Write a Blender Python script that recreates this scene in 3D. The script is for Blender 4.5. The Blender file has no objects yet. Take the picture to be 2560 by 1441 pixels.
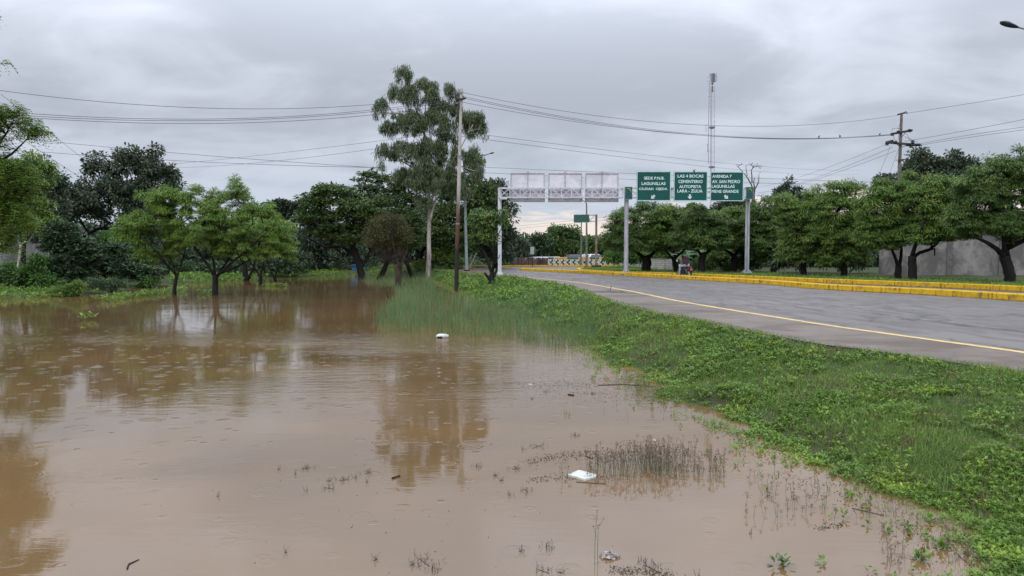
import bpy, math, random
import numpy as np
from mathutils import Vector, Matrix, geometry

# ------------------------------------------------------------------ camera
F = 1850.0; CAMZ = 2.35; ROADZ = 0.75
PITCH = math.atan(84.5 / F)
scene = bpy.context.scene
C = scene.collection
cam_d = bpy.data.cameras.new('camera'); cam = bpy.data.objects.new('camera', cam_d); C.objects.link(cam)
cam_d.sensor_width = 36.0; cam_d.lens = F / 2560.0 * 36.0; cam_d.clip_end = 6000; cam_d.clip_start = 0.05
cam.location = (0, 0, CAMZ); cam.rotation_euler = (math.pi / 2 - PITCH, 0, 0)
scene.camera = cam
scene.render.resolution_x = 1024; scene.render.resolution_y = 576
scene.view_settings.view_transform = 'Standard'; scene.view_settings.look = 'None'
scene.view_settings.exposure = 0.22; scene.view_settings.gamma = 1.0

# ------------------------------------------------------------------ overcast sky
SUN_EL = math.radians(48); SUN_ROT = math.radians(205)
world = bpy.data.worlds.new('World'); scene.world = world; world.use_nodes = True
wt = world.node_tree; wt.nodes.clear()
def wn(t, **kw):
    n = wt.nodes.new(t)
    for k, v in kw.items(): setattr(n, k, v)
    return n
def wm(op, a, b=None, clamp=False):
    n = wn('ShaderNodeMath', operation=op, use_clamp=clamp)
    for i, s in enumerate((a, b)):
        if s is None: continue
        if isinstance(s, (int, float)): n.inputs[i].default_value = s
        else: wt.links.new(s, n.inputs[i])
    return n.outputs[0]
def wmix(f, a, b):
    n = wn('ShaderNodeMix', data_type='RGBA')
    for sock, s in ((n.inputs[0], f), (n.inputs[6], a), (n.inputs[7], b)):
        if isinstance(s, (int, float)): sock.default_value = s
        elif isinstance(s, tuple): sock.default_value = s + (1,)
        else: wt.links.new(s, sock)
    return n.outputs[2]
def wramp(f, a, b):
    n = wn('ShaderNodeMapRange', interpolation_type='SMOOTHSTEP')
    wt.links.new(f, n.inputs[0]); n.inputs[1].default_value = a; n.inputs[2].default_value = b
    return n.outputs[0]
tc = wn('ShaderNodeTexCoord'); sp = wn('ShaderNodeSeparateXYZ'); wt.links.new(tc.outputs['Generated'], sp.inputs[0])
zz = wm('MAXIMUM', sp.outputs[2], 0.0)
den = wm('ADD', zz, 0.21)
cx_ = wm('DIVIDE', sp.outputs[0], den); cy_ = wm('DIVIDE', sp.outputs[1], den)
cb = wn('ShaderNodeCombineXYZ'); wt.links.new(cx_, cb.inputs[0]); wt.links.new(cy_, cb.inputs[1])
def wnoise(scale, detail, dist, off, sx=1.0, sy=1.0, rough=0.5, rz=0.0):
    mp = wn('ShaderNodeMapping'); wt.links.new(cb.outputs[0], mp.inputs[0]); mp.inputs[1].default_value = off
    mp.inputs[3].default_value = (sx, sy, 1); mp.inputs[2].default_value = (0, 0, rz)
    n = wn('ShaderNodeTexNoise'); wt.links.new(mp.outputs[0], n.inputs[0])
    n.inputs['Scale'].default_value = scale; n.inputs['Detail'].default_value = detail
    n.inputs['Distortion'].default_value = dist; n.inputs['Roughness'].default_value = rough
    return n.outputs[0]
n1 = wnoise(0.75, 4, 1.0, (3.1, 7.7, 0), 1.0, 1.25, 0.5, 0.35)
n2 = wnoise(1.9, 6, 1.2, (11.4, 2.2, 0), 1.0, 1.35, 0.52, 0.5)
n3 = wnoise(4.0, 5, 0.6, (1.4, 5.2, 3), 1.0, 2.4, 0.55)
dens = wm('ADD', wm('ADD', wm('MULTIPLY', n1, 0.58), wm('MULTIPLY', n2, 0.36)), wm('MULTIPLY', n3, 0.08))
t1 = wramp(dens, 0.40, 0.64)
cloud = wmix(t1, (0.400, 0.435, 0.500), (0.580, 0.618, 0.705))
# low bluish band, warm break in the cloud on the horizon to the right
lowm = wm('SUBTRACT', 1.0, wramp(sp.outputs[2], 0.03, 0.19))
cloud = wmix(wm('MULTIPLY', lowm, 0.45), cloud, (0.435, 0.505, 0.605))
az = wm('ARCTAN2', sp.outputs[0], sp.outputs[1])
azm = wm('MULTIPLY', wramp(az, -0.10, 0.06), wm('SUBTRACT', 1.0, wramp(az, 0.55, 0.9)))
edge = wm('ADD', sp.outputs[2], wm('MULTIPLY', wm('SUBTRACT', n3, 0.5), 0.07))
edge = wm('SUBTRACT', edge, wm('MULTIPLY', wramp(az, 0.15, 0.45), 0.028))
warm = wm('MULTIPLY', wm('SUBTRACT', 1.0, wramp(edge, 0.040, 0.062)), azm)
cloud = wmix(wm('MULTIPLY', warm, 0.92), cloud, (0.84, 0.74, 0.66))
zen = wm('ADD', 1.0, wm('MULTIPLY', wramp(sp.outputs[2], 0.18, 0.56), 2.0))
cm = wn('ShaderNodeVectorMath', operation='SCALE'); wt.links.new(cloud, cm.inputs[0]); wt.links.new(wm('MULTIPLY', zen, 10.0), cm.inputs['Scale'])
sky = wn('ShaderNodeTexSky', sky_type='NISHITA'); sky.sun_disc = False; sky.sun_elevation = SUN_EL; sky.sun_rotation = SUN_ROT
fin = wmix(0.95, sky.outputs[0], cm.outputs[0])
bg = wn('ShaderNodeBackground'); wt.links.new(fin, bg.inputs[0]); bg.inputs[1].default_value = 0.1
wo = wn('ShaderNodeOutputWorld'); wt.links.new(bg.outputs[0], wo.inputs[0])

sun_d = bpy.data.lights.new('sun', 'SUN'); sun_d.energy = 0.7; sun_d.angle = math.radians(25); sun_d.color = (1.0, 0.97, 0.92)
sun = bpy.data.objects.new('sun', sun_d); C.objects.link(sun)
sd = Vector((math.sin(SUN_ROT) * math.cos(SUN_EL), math.cos(SUN_ROT) * math.cos(SUN_EL), math.sin(SUN_EL)))
sun.rotation_euler = sd.to_track_quat('Z', 'Y').to_euler()

# ------------------------------------------------------------------ pixel helpers (photo is 2560 wide)
def ray(px, py):
    u = (px - 1280.0) / F; v = (720.5 - py) / F
    return (u, math.cos(PITCH) + v * math.sin(PITCH), -math.sin(PITCH) + v * math.cos(PITCH))
def W(px, py, z=0.0):
    d = ray(px, py); t = (z - CAMZ) / d[2]
    return (d[0] * t, d[1] * t)
def A(px, py, Y):
    d = ray(px, py); t = Y / d[1]
    return (d[0] * t, Y, CAMZ + d[2] * t)
def M(px, Y): return px / F * Y          # a length in pixels at depth Y, in metres

# ------------------------------------------------------------------ tags
def tag(o, label=None, cat=None, group=None, kind=None):
    if label: o['label'] = label
    if cat: o['category'] = cat
    if group: o['group'] = group
    if kind: o['kind'] = kind
    return o
def empty(name, loc, label, cat, rz=0.0, group=None):
    o = bpy.data.objects.new(name, None); C.objects.link(o)
    o.location = loc; o.rotation_euler = (0, 0, rz); o.empty_display_size = 0.2
    return tag(o, label, cat, group)
def copy_tree(o, parent=None):
    c = o.copy(); C.objects.link(c); c.parent = parent
    for ch in list(o.children): copy_tree(ch, c)
    return c

# ------------------------------------------------------------------ mesh builder
class MB:
    def __init__(s): s.v = []; s.f = []; s.mi = []
    def add(s, vs, fs, m=0):
        k = len(s.v); s.v.extend([tuple(p) for p in vs])
        for f in fs: s.f.append(tuple(i + k for i in f)); s.mi.append(m)
        return s
    def box(s, c, size, rot=None, m=0):
        x, y, z = size[0] / 2, size[1] / 2, size[2] / 2
        vs = [Vector(p) for p in ((-x,-y,-z),(x,-y,-z),(x,y,-z),(-x,y,-z),(-x,-y,z),(x,-y,z),(x,y,z),(-x,y,z))]
        if rot is not None:
            R = rot if isinstance(rot, Matrix) else Matrix.Rotation(rot, 3, 'Z')
            vs = [R @ p for p in vs]
        vs = [p + Vector(c) for p in vs]
        return s.add(vs, [(0,3,2,1),(4,5,6,7),(0,1,5,4),(1,2,6,5),(2,3,7,6),(3,0,4,7)], m)
    def bar(s, a, b, w, h=None, m=0):
        a = Vector(a); b = Vector(b); d = b - a; L = d.length
        R = d.to_track_quat('X', 'Z').to_matrix()
        return s.box((a + b) / 2, (L, w, h or w), R, m)
    def tube(s, pts, rad, seg=8, m=0, cap=True):
        pts = [Vector(p) for p in pts]
        if isinstance(rad, (int, float)): rad = [rad] * len(pts)
        rings = []; up = Vector((0, 0, 1)); prev = None
        for i, p in enumerate(pts):
            d = (pts[min(i + 1, len(pts) - 1)] - pts[max(i - 1, 0)])
            if d.length < 1e-9: d = Vector((0, 0, 1))
            d.normalize()
            ref = prev if prev is not None else (Vector((1, 0, 0)) if abs(d.z) > .9 else up)
            a = ref - d * ref.dot(d)
            if a.length < 1e-6: a = Vector((0, 1, 0)) - d * d.y
            a.normalize(); prev = a; b = d.cross(a)
            rings.append([p + (a * math.cos(2 * math.pi * k / seg) + b * math.sin(2 * math.pi * k / seg)) * rad[i] for k in range(seg)])
        vs = [q for r in rings for q in r]; fs = []
        for i in range(len(pts) - 1):
            for k in range(seg):
                k2 = (k + 1) % seg
                fs.append((i * seg + k, i * seg + k2, (i + 1) * seg + k2, (i + 1) * seg + k))
        if cap:
            fs.append(tuple(range(seg))[::-1]); fs.append(tuple((len(pts) - 1) * seg + k for k in range(seg)))
        return s.add(vs, fs, m)
    def ball(s, c, r, seg=10, rings=7, m=0, rot=None):
        if isinstance(r, (int, float)): r = (r, r, r)
        vs = []; fs = []
        for i in range(rings + 1):
            th = math.pi * i / rings
            for k in range(seg):
                ph = 2 * math.pi * k / seg
                p = Vector((r[0] * math.sin(th) * math.cos(ph), r[1] * math.sin(th) * math.sin(ph), r[2] * math.cos(th)))
                if rot is not None: p = rot @ p
                vs.append(p + Vector(c))
        for i in range(rings):
            for k in range(seg):
                k2 = (k + 1) % seg
                fs.append((i * seg + k, (i + 1) * seg + k, (i + 1) * seg + k2, i * seg + k2))
        return s.add(vs, fs, m)
    def prism(s, poly, y0, y1, m=0):
        """poly: list of (x, z); extruded along y"""
        n = len(poly)
        vs = [(p[0], y0, p[1]) for p in poly] + [(p[0], y1, p[1]) for p in poly]
        fs = [tuple(range(n)), tuple(range(2 * n - 1, n - 1, -1))]
        for i in range(n):
            j = (i + 1) % n; fs.append((j, i, n + i, n + j))
        return s.add(vs, fs, m)
    def build(s, name, mats, parent=None, smooth=False, bevel=0.0, loc=None):
        me = bpy.data.meshes.new(name); me.from_pydata(s.v, [], s.f); me.validate()
        if not isinstance(mats, (list, tuple)): mats = [mats]
        for m in mats: me.materials.append(m)
        if len(mats) > 1 and len(me.polygons) == len(s.mi): me.polygons.foreach_set('material_index', s.mi)
        if smooth: me.polygons.foreach_set('use_smooth', [True] * len(me.polygons))
        me.update()
        o = bpy.data.objects.new(name, me); C.objects.link(o)
        if parent is not None: o.parent = parent
        if loc is not None: o.location = loc
        if bevel > 0:
            b = o.modifiers.new('bevel', 'BEVEL'); b.width = bevel; b.segments = 2; b.limit_method = 'ANGLE'
        return o
def np_mesh(name, verts, faces, mat, parent=None, smooth=False):
    """verts (n,3) array, faces (m,k) array all of k corners"""
    me = bpy.data.meshes.new(name)
    verts = np.asarray(verts, dtype=np.float32); faces = np.asarray(faces, dtype=np.int32)
    k = faces.shape[1]
    me.vertices.add(len(verts)); me.vertices.foreach_set('co', verts.ravel())
    me.loops.add(faces.size); me.loops.foreach_set('vertex_index', faces.ravel())
    me.polygons.add(len(faces)); me.polygons.foreach_set('loop_start', np.arange(0, faces.size, k, dtype=np.int32))
    try: me.polygons.foreach_set('loop_total', np.full(len(faces), k, dtype=np.int32))
    except Exception: pass
    me.update(calc_edges=True)
    for m in (mat if isinstance(mat, list) else [mat]): me.materials.append(m)
    if smooth: me.polygons.foreach_set('use_smooth', np.ones(len(faces), dtype=bool))
    o = bpy.data.objects.new(name, me); C.objects.link(o)
    if parent is not None: o.parent = parent
    return o

# ------------------------------------------------------------------ materials
MATS = {}
class NT:
    def __init__(s, name):
        s.m = bpy.data.materials.new(name); s.m.use_nodes = True; s.t = s.m.node_tree
        s.t.nodes.clear(); s.out = s.t.nodes.new('ShaderNodeOutputMaterial')
    def n(s, t, **kw):
        x = s.t.nodes.new(t)
        for k, v in kw.items(): setattr(x, k, v)
        return x
    def L(s, a, b): s.t.links.new(a, b)
    def put(s, sock, v):
        if v is None: return
        if hasattr(v, 'links') or isinstance(v, bpy.types.NodeSocket): s.L(v, sock)
        elif isinstance(v, tuple) and len(v) == 3 and sock.type == 'RGBA': sock.default_value = v + (1,)
        else: sock.default_value = v
    def math(s, op, a, b=None, c=None, clamp=False):
        x = s.n('ShaderNodeMath', operation=op, use_clamp=clamp)
        for i, v in enumerate((a, b, c)): s.put(x.inputs[i], v) if v is not None else None
        return x.outputs[0]
    def mix(s, f, a, b):
        x = s.n('ShaderNodeMix', data_type='RGBA'); s.put(x.inputs[0], f); s.put(x.inputs[6], a); s.put(x.inputs[7], b)
        return x.outputs[2]
    def ramp(s, v, a, b, o0=0.0, o1=1.0):
        x = s.n('ShaderNodeMapRange', interpolation_type='SMOOTHSTEP'); s.put(x.inputs[0], v)
        x.inputs[1].default_value = a; x.inputs[2].default_value = b; x.inputs[3].default_value = o0; x.inputs[4].default_value = o1
        return x.outputs[0]
    def coord(s, kind='Object', scale=(1, 1, 1), loc=(0, 0, 0), rot=(0, 0, 0)):
        if kind == 'World': base = s.n('ShaderNodeNewGeometry').outputs['Position']
        else: base = s.n('ShaderNodeTexCoord').outputs[kind]
        mp = s.n('ShaderNodeMapping'); s.L(base, mp.inputs[0]); mp.inputs[1].default_value = loc
        mp.inputs[2].default_value = rot; mp.inputs[3].default_value = scale
        return mp.outputs[0]
    def noise(s, co, scale, detail=3, rough=.5, dist=0.0):
        x = s.n('ShaderNodeTexNoise'); s.L(co, x.inputs[0]); x.inputs['Scale'].default_value = scale
        x.inputs['Detail'].default_value = detail; x.inputs['Roughness'].default_value = rough; x.inputs['Distortion'].default_value = dist
        return x.outputs[0]
    def bump(s, h, strength=1.0, distance=1.0, normal=None):
        x = s.n('ShaderNodeBump'); s.L(h, x.inputs['Height']); x.inputs['Strength'].default_value = strength
        x.inputs['Distance'].default_value = distance
        if normal is not None: s.L(normal, x.inputs['Normal'])
        return x.outputs[0]
    def pbsdf(s, col, rough=.7, metal=0.0, spec=.4, ior=None, normal=None):
        x = s.n('ShaderNodeBsdfPrincipled'); s.put(x.inputs['Base Color'], col); s.put(x.inputs['Roughness'], rough)
        s.put(x.inputs['Metallic'], metal); x.inputs['Specular IOR Level'].default_value = spec
        if ior: x.inputs['IOR'].default_value = ior
        if normal is not None: s.L(normal, x.inputs['Normal'])
        return x.outputs[0]
    def done(s, sh): s.L(sh, s.out.inputs[0]); MATS[s.m.name] = s.m; return s.m
def plain(name, col, rough=.6, metal=0.0, var=.25, scale=6.0, bump=0.0, col2=None, spec=.4, kind='Object', st=(1, 1, 1)):
    if name in MATS: return MATS[name]
    t = NT(name); co = t.coord(kind, st); nz = t.noise(co, scale, 4, .6, .4)
    c2 = col2 or tuple(c * (1 - var) for c in col); c1 = tuple(min(1, c * (1 + var * .5)) for c in col)
    c = t.mix(t.ramp(nz, .35, .65), c1, c2)
    r = t.ramp(nz, .2, .8, max(.05, rough - .12), min(1, rough + .12))
    nm = t.bump(t.noise(co, scale * 6, 3), .5, bump) if bump else None
    return t.done(t.pbsdf(c, r, metal, spec, None, nm))
def leafmat(name, a, b, trans=.22, rough=.5, tip=None, tipamt=.0, patch=.8):
    t = NT(name); co = t.coord('World'); nz = t.noise(co, patch, 3, .6)
    rnd = t.n('ShaderNodeNewGeometry').outputs['Random Per Island']
    f = t.math('ADD', t.math('MULTIPLY', t.ramp(nz, .3, .7), .6), t.math('MULTIPLY', rnd, .4))
    c = t.mix(f, a, b)
    if tip:
        c = t.mix(t.math('MULTIPLY', t.ramp(t.noise(co, patch * 1.7, 2), .55, .7), tipamt), c, tip)
    v = t.n('ShaderNodeHueSaturation'); t.L(c, v.inputs['Color'])
    t.L(t.math('ADD', .7, t.math('MULTIPLY', rnd, .6)), v.inputs['Value']); c = v.outputs[0]
    d = t.pbsdf(c, rough, 0, .25)
    tr = t.n('ShaderNodeBsdfTranslucent'); t.L(c, tr.inputs[0])
    mx = t.n('ShaderNodeMixShader'); mx.inputs[0].default_value = trans; t.L(d, mx.inputs[1]); t.L(tr.outputs[0], mx.inputs[2])
    return t.done(mx.outputs[0])
def barkmat(name, a, b, scale=3.0, stretch=.25):
    t = NT(name); co = t.coord('World', (1, 1, stretch)); nz = t.noise(co, scale, 5, .65, .6)
    c = t.mix(t.ramp(nz, .35, .65), a, b); nm = t.bump(t.noise(co, scale * 4, 4), .6, .04)
    return t.done(t.pbsdf(c, .85, 0, .25, None, nm))

L_BRIGHT = leafmat('leaf_bright_neem', (.200, .310, .058), (.105, .190, .038), .25, .5, (.17, .24, .05), .5, .7)
L_NEEM = leafmat('leaf_neem', (.180, .280, .062), (.090, .160, .040), .24, .5, (.25, .29, .07), .8, .55)
L_NEEMD = leafmat('leaf_shady_neem', (.130, .210, .052), (.068, .122, .036), .22, .5, (.19, .25, .055), .7, .55)  # darker copy of the neem leaf, shade of the row put into its colour
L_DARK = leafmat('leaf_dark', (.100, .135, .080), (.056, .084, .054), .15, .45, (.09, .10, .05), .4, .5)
L_RAIN = leafmat('leaf_rain_tree', (.120, .190, .055), (.066, .112, .038), .18, .5, (.085, .13, .03), .5, .45)
L_EUC = leafmat('leaf_gum', (.135, .180, .085), (.075, .108, .050), .15, .42, (.11, .13, .07), .4, .5)
L_OLIVE = leafmat('leaf_olive', (.100, .105, .034), (.075, .062, .032), .15, .6, (.10, .13, .03), .5, 1.0)
L_SHRUB = leafmat('leaf_shrub', (.085, .135, .060), (.046, .084, .040), .15, .45, (.07, .12, .03), .3, .9)
L_LIGHT = leafmat('leaf_light_shrub', (.11, .20, .045), (.06, .13, .03), .25, .5, None, 0, .8)
L_BANANA = leafmat('leaf_banana', (.075, .150, .040), (.045, .095, .030), .25, .5, None, 0, .8)
L_FAR = leafmat('leaf_far', (.075, .105, .058), (.048, .074, .046), .1, .6, (.07, .09, .04), .4, .12)
L_GRASS = leafmat('grass_blade', (.215, .315, .064), (.112, .190, .042), .25, .5, (.19, .17, .07), .7, 1.1)
L_WEED = leafmat('weed_leaf', (.215, .345, .058), (.098, .180, .036), .3, .5, (.30, .42, .06), .8, 1.0)
L_REED = leafmat('reed_blade', (.175, .270, .105), (.060, .115, .045), .25, .5, (.28, .25, .12), .6, .9)
L_SEDGE = leafmat('sedge_stem', (.120, .165, .080), (.085, .085, .050), .1, .6, None, 0, 3.0)
L_SEDGET = leafmat('sedge_top', (.185, .095, .060), (.090, .052, .040), .1, .6, None, 0, 3.0)
B_DARK = barkmat('bark_dark', (.022, .018, .015), (.010, .009, .008))
B_BROWN = barkmat('bark_brown', (.075, .055, .042), (.030, .022, .018))
B_WHITE = barkmat('bark_gum', (.42, .38, .34), (.16, .13, .11), 2.2, .3)
B_GREY = barkmat('bark_grey', (.105, .090, .082), (.045, .038, .034))
# ------------------------------------------------------------------ curves of the place (metres)
def smooth(pts, n=8):
    P = [np.array(p, float) for p in pts]; P = [2 * P[0] - P[1]] + P + [2 * P[-1] - P[-2]]; out = []
    for i in range(1, len(P) - 2):
        p0, p1, p2, p3 = P[i - 1:i + 3]
        for k in range(n):
            t = k / n
            out.append(.5 * ((2 * p1) + (-p0 + p2) * t + (2 * p0 - 5 * p1 + 4 * p2 - p3) * t * t + (-p0 + 3 * p1 - 3 * p2 + p3) * t ** 3))
    out.append(P[-2]); return np.array(out)
def resample(P, step):
    d = np.r_[0, np.cumsum(np.linalg.norm(np.diff(P, axis=0), axis=1))]; n = max(2, int(d[-1] / step) + 1)
    s = np.linspace(0, d[-1], n); return np.c_[np.interp(s, d, P[:, 0]), np.interp(s, d, P[:, 1])]
def offset(P, w):
    t = np.gradient(P, axis=0); t /= np.linalg.norm(t, axis=1)[:, None]
    return P + np.c_[t[:, 1], -t[:, 0]] * w            # to the right of travel
# pavement edge along the bank, from behind the camera away into the distance
EDGE = smooth([(10.2, -16), (9.4, -6), (8.3, 2), (7.5, 6.2)] + [W(px, py, ROADZ) for px, py in
    ((2560, 935), (2189, 878), (2034, 858), (1811, 816), (1700, 794), (1587, 771), (1490, 742), (1400, 713), (1262, 692), (1181, 686.5), (1112, 677.5))]
    + [(-8.6, 78.5), (-9.8, 82.5)])
LINE = smooth([(12.6, -16), (11.6, -6), (10.4, 2), (9.4, 7)] + [W(px, py, ROADZ) for px, py in
    ((2560, 882), (2367, 856), (2167, 828), (1976, 800), (1700, 754), (1587, 731), (1447, 707), (1369, 698.5), (1275, 690))] + [(-3.5, 58)])
NEAR = smooth([(25, -14), (22.8, 0), (20.3, 12), (18.6, 19)] + [W(px, py, ROADZ) for px, py in
    ((2560, 754.5), (2326, 739), (2050, 724), (1906, 711.5), (1700, 699), (1555, 690.0), (1445, 684.0), (1370, 680.3), (1300, 677))])
FARK = smooth([(32, -14), (29.6, 0), (26.6, 14), (24.0, 23)] + [W(px, py, ROADZ + .24) for px, py in ((2560, 716), (2326, 706.5), (2050, 697), (1906, 691.2), (1780, 686.3), (1640, 681.6), (1572, 679.6), (1519, 677.6), (1462, 674.6), (1446, 673.4))] + [(6.3, 71.5), (7.4, 76), (9.5, 82), (12.5, 89), (14.2, 93.2)], 5)
BACKK = smooth([(14.2, 94.6), (9, 94.3), (4.5, 93.8), (0, 91.5), (-3.2, 87.8), (-5.9, 83.2), (-8.2, 83.4), (-10, 84.6)])
SHORE = smooth([(-60, 36), (-40, 38)] + [W(px, py, 0) for px, py in ((0, 745), (240, 737), (330, 722), (400, 714), (560, 702), (700, 694), (900, 690), (1050, 694), (1100, 703),
    (1160, 727), (1230, 762), (1300, 787), (1400, 815), (1500, 852), (1540, 892), (1660, 960), (1770, 1020), (1890, 1080), (2030, 1150),
    (2270, 1240), (2450, 1310), (2520, 1441))] + [(3.2, 4.4), (1.5, 3.2), (-2, 2.2), (-8, 0.5), (-30, -6), (-60, -10)])
POND = np.array(list(SHORE))

def seg_dist(P, poly):
    """distance of points P (n,2) to an open polyline"""
    best = np.full(len(P), 1e9)
    for a, b in zip(poly[:-1], poly[1:]):
        d = b - a; L = (d @ d) + 1e-12
        t = np.clip(((P - a) @ d) / L, 0, 1); q = a + t[:, None] * d
        best = np.minimum(best, np.hypot(*(P - q).T))
    return best
def inside(P, poly):
    x, y = P[:, 0], P[:, 1]; r = np.zeros(len(P), bool); n = len(poly); j = n - 1
    for i in range(n):
        xi, yi = poly[i]; xj, yj = poly[j]
        c = ((yi > y) != (yj > y)) & (x < (xj - xi) * (y - yi) / (yj - yi + 1e-12) + xi)
        r ^= c; j = i
    return r
ROADPOLY = np.array(list(EDGE) + list(BACKK[::-1]) + list(FARK[::-1]))
VERGE = np.array(list(FARK) + list(BACKK) + [(-60, 100), (-60, 1400), (1600, 1400), (1600, -40), (FARK[0][0], -40)])
def vnoise(x, y, s, seed=0):
    """cheap smooth value noise"""
    r = np.random.RandomState(seed); T = r.rand(64, 64)
    X = x * s; Y = y * s; i = np.floor(X).astype(int); j = np.floor(Y).astype(int); fx = X - i; fy = Y - j
    fx = fx * fx * (3 - 2 * fx); fy = fy * fy * (3 - 2 * fy)
    g = lambda a, b: T[a % 64, b % 64]
    return (g(i, j) * (1 - fx) + g(i + 1, j) * fx) * (1 - fy) + (g(i, j + 1) * (1 - fx) + g(i + 1, j + 1) * fx) * fy
def ground_h(x, y):
    P = np.c_[x, y]; dw = seg_dist(P, POND); dr = seg_dist(P, EDGE); ins = inside(P, POND)
    z = .70 * (dw / (dw + dr + 1e-6)) ** .85 + (vnoise(x, y, .9, 1) - .5) * .10 * np.clip(dw, 0, 1) * np.clip(dr, 0, 1) + (vnoise(x, y, 2.7, 2) - .5) * .045 * np.clip(dr * 1.5, 0, 1)
    near = np.clip((60 - y) / 20, 0, 1) * np.clip(y / 3 - .6, 0, 1); sdn = np.where(ins, -dw, dw) + ((vnoise(x, y, .75, 5) - .5) * .9 + (vnoise(x, y, 2.3, 6) - .5) * .5) * near * np.clip(dr * .8, 0, 1) * np.clip(y / 16, .3, 1) - .08 * near
    dw = np.abs(sdn); z = .74 * (dw / (dw + dr + 1e-6)) ** .75 + (vnoise(x, y, .9, 1) - .5) * .12 * np.clip(dw, 0, 1) * np.clip(dr, 0, 1) + (vnoise(x, y, 2.7, 2) - .5) * .05 * np.clip(dr * 1.5, 0, 1) * np.clip(dw * 3, 0, 1); ins = sdn < 0
    z = np.where(ins, -np.minimum(.12 * dw + .01 * dw ** 2, .7) + (vnoise(x, y, 1.3, 3) - .5) * .05 * np.clip(dw, 0, 1), z)
    road = inside(P, ROADPOLY); z = np.where(road, .60, z)
    v = inside(P, VERGE); dv = np.minimum(seg_dist(P, FARK), seg_dist(P, BACKK))
    z = np.where(v & (dv > .12), ROADZ + .17 + (vnoise(x, y, .5, 4) - .5) * .1 * np.clip(dv - .5, 0, 1), z)
    return z
def gh(x, y): return float(ground_h(np.array([x], float), np.array([y], float))[0])

# ------------------------------------------------------------------ ground sheet
def axis(lo, hi, fine, far):
    a = np.arange(lo, hi, fine); g = []; s = fine; p = a[-1]
    while p < far: s *= 1.22; p += s; g.append(p)
    h = []; s = fine; q = lo
    while q > -far: s *= 1.22; q -= s; h.append(q)
    return np.r_[h[::-1], a, g]
xs = axis(-34, 34, .25, 2500); ys = axis(-2, 104, .28, 3500)
GX, GY = np.meshgrid(xs, ys); gz = ground_h(GX.ravel(), GY.ravel())
nx, ny = len(xs), len(ys); ii = (np.arange(ny - 1)[:, None] * nx + np.arange(nx - 1)[None]).ravel()
t = NT('ground_soil'); co = t.coord('World'); a = t.noise(co, .7, 5, .6, .5); b = t.noise(co, 7, 4, .6)
gc = t.mix(t.ramp(a, .42, .62), (.040, .066, .018), (.060, .048, .030)); gc = t.mix(t.ramp(b, .4, .7), gc, (.040, .062, .018))
GROUNDM = t.done(t.pbsdf(gc, .9, 0, .2, None, t.bump(t.noise(co, 22, 4), .7, .05)))
g = np_mesh('ground', np.c_[GX.ravel(), GY.ravel(), gz], np.c_[ii, ii + 1, ii + nx + 1, ii + nx], GROUNDM, smooth=True); tag(g, kind='structure')

def strip(A_, B_, z, name, m, parent=None):
    n = len(A_); v = np.r_[np.c_[A_, np.full(n, z)], np.c_[B_, np.full(n, z)]]
    i = np.arange(n - 1); return np_mesh(name, v, np.c_[i, i + n, i + n + 1, i + 1], m, parent)
# road: wet worn asphalt
t = NT('asphalt'); co = t.coord('World'); big = t.noise(co, .22, 4, .55, .6); mid = t.noise(t.coord('World', (1, .35, 1), rot=(0, 0, .3)), 1.6, 5, .62, .8); fine = t.noise(co, 60, 2)
c = t.mix(t.ramp(big, .35, .65), (.112, .092, .080), (.148, .127, .110)); c = t.mix(t.ramp(mid, .38, .7), c, (.088, .076, .072))
c = t.mix(t.math('MULTIPLY', t.ramp(fine, .35, .75), .5), c, (.165, .157, .152))
vo = t.n('ShaderNodeTexVoronoi', feature='DISTANCE_TO_EDGE'); vm = t.n('ShaderNodeVectorMath', operation='ADD'); wb = t.n('ShaderNodeTexNoise')
t.L(co, wb.inputs[0]); wb.inputs['Scale'].default_value = 1.3; wb.inputs['Detail'].default_value = 4
t.L(t.coord('World', (.55, .20, 1), rot=(0, 0, .2)), vm.inputs[0]); sc = t.n('ShaderNodeVectorMath', operation='SCALE'); t.L(wb.outputs[1], sc.inputs[0]); sc.inputs['Scale'].default_value = .45
t.L(sc.outputs[0], vm.inputs[1]); t.L(vm.outputs[0], vo.inputs[0]); vo.inputs['Scale'].default_value = 1.0
dsh = t.ramp(t.noise(t.coord('World', (1.1, 4.5, 1), rot=(0, 0, -.12)), 1.0, 4, .6, .5), .63, .70); c = t.mix(t.math('MULTIPLY', dsh, .6), c, (.04, .035, .033))
crk = t.math('MULTIPLY', t.math('SUBTRACT', 1, t.ramp(vo.outputs[0], .006, .030)), t.ramp(t.noise(co, .6, 2), .40, .55))
c = t.mix(t.math('MULTIPLY', crk, .8), c, (.045, .04, .04))
r = t.ramp(mid, .3, .7, .42, .7); ROADM = t.done(t.pbsdf(c, r, 0, .38, None, t.bump(fine, .5, .006)))
poly = [Vector((p[0], p[1], ROADZ)) for p in ROADPOLY]
tris = geometry.tessellate_polygon([poly]); road = np_mesh('road', np.array([tuple(p) for p in poly]), np.array([tuple(x) for x in tris]), ROADM); tag(road, kind='structure')
# make sure normals look up
for p_ in (road,):
    me = p_.data
    if len(me.polygons) and me.polygons[0].normal.z < 0: me.flip_normals()
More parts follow.
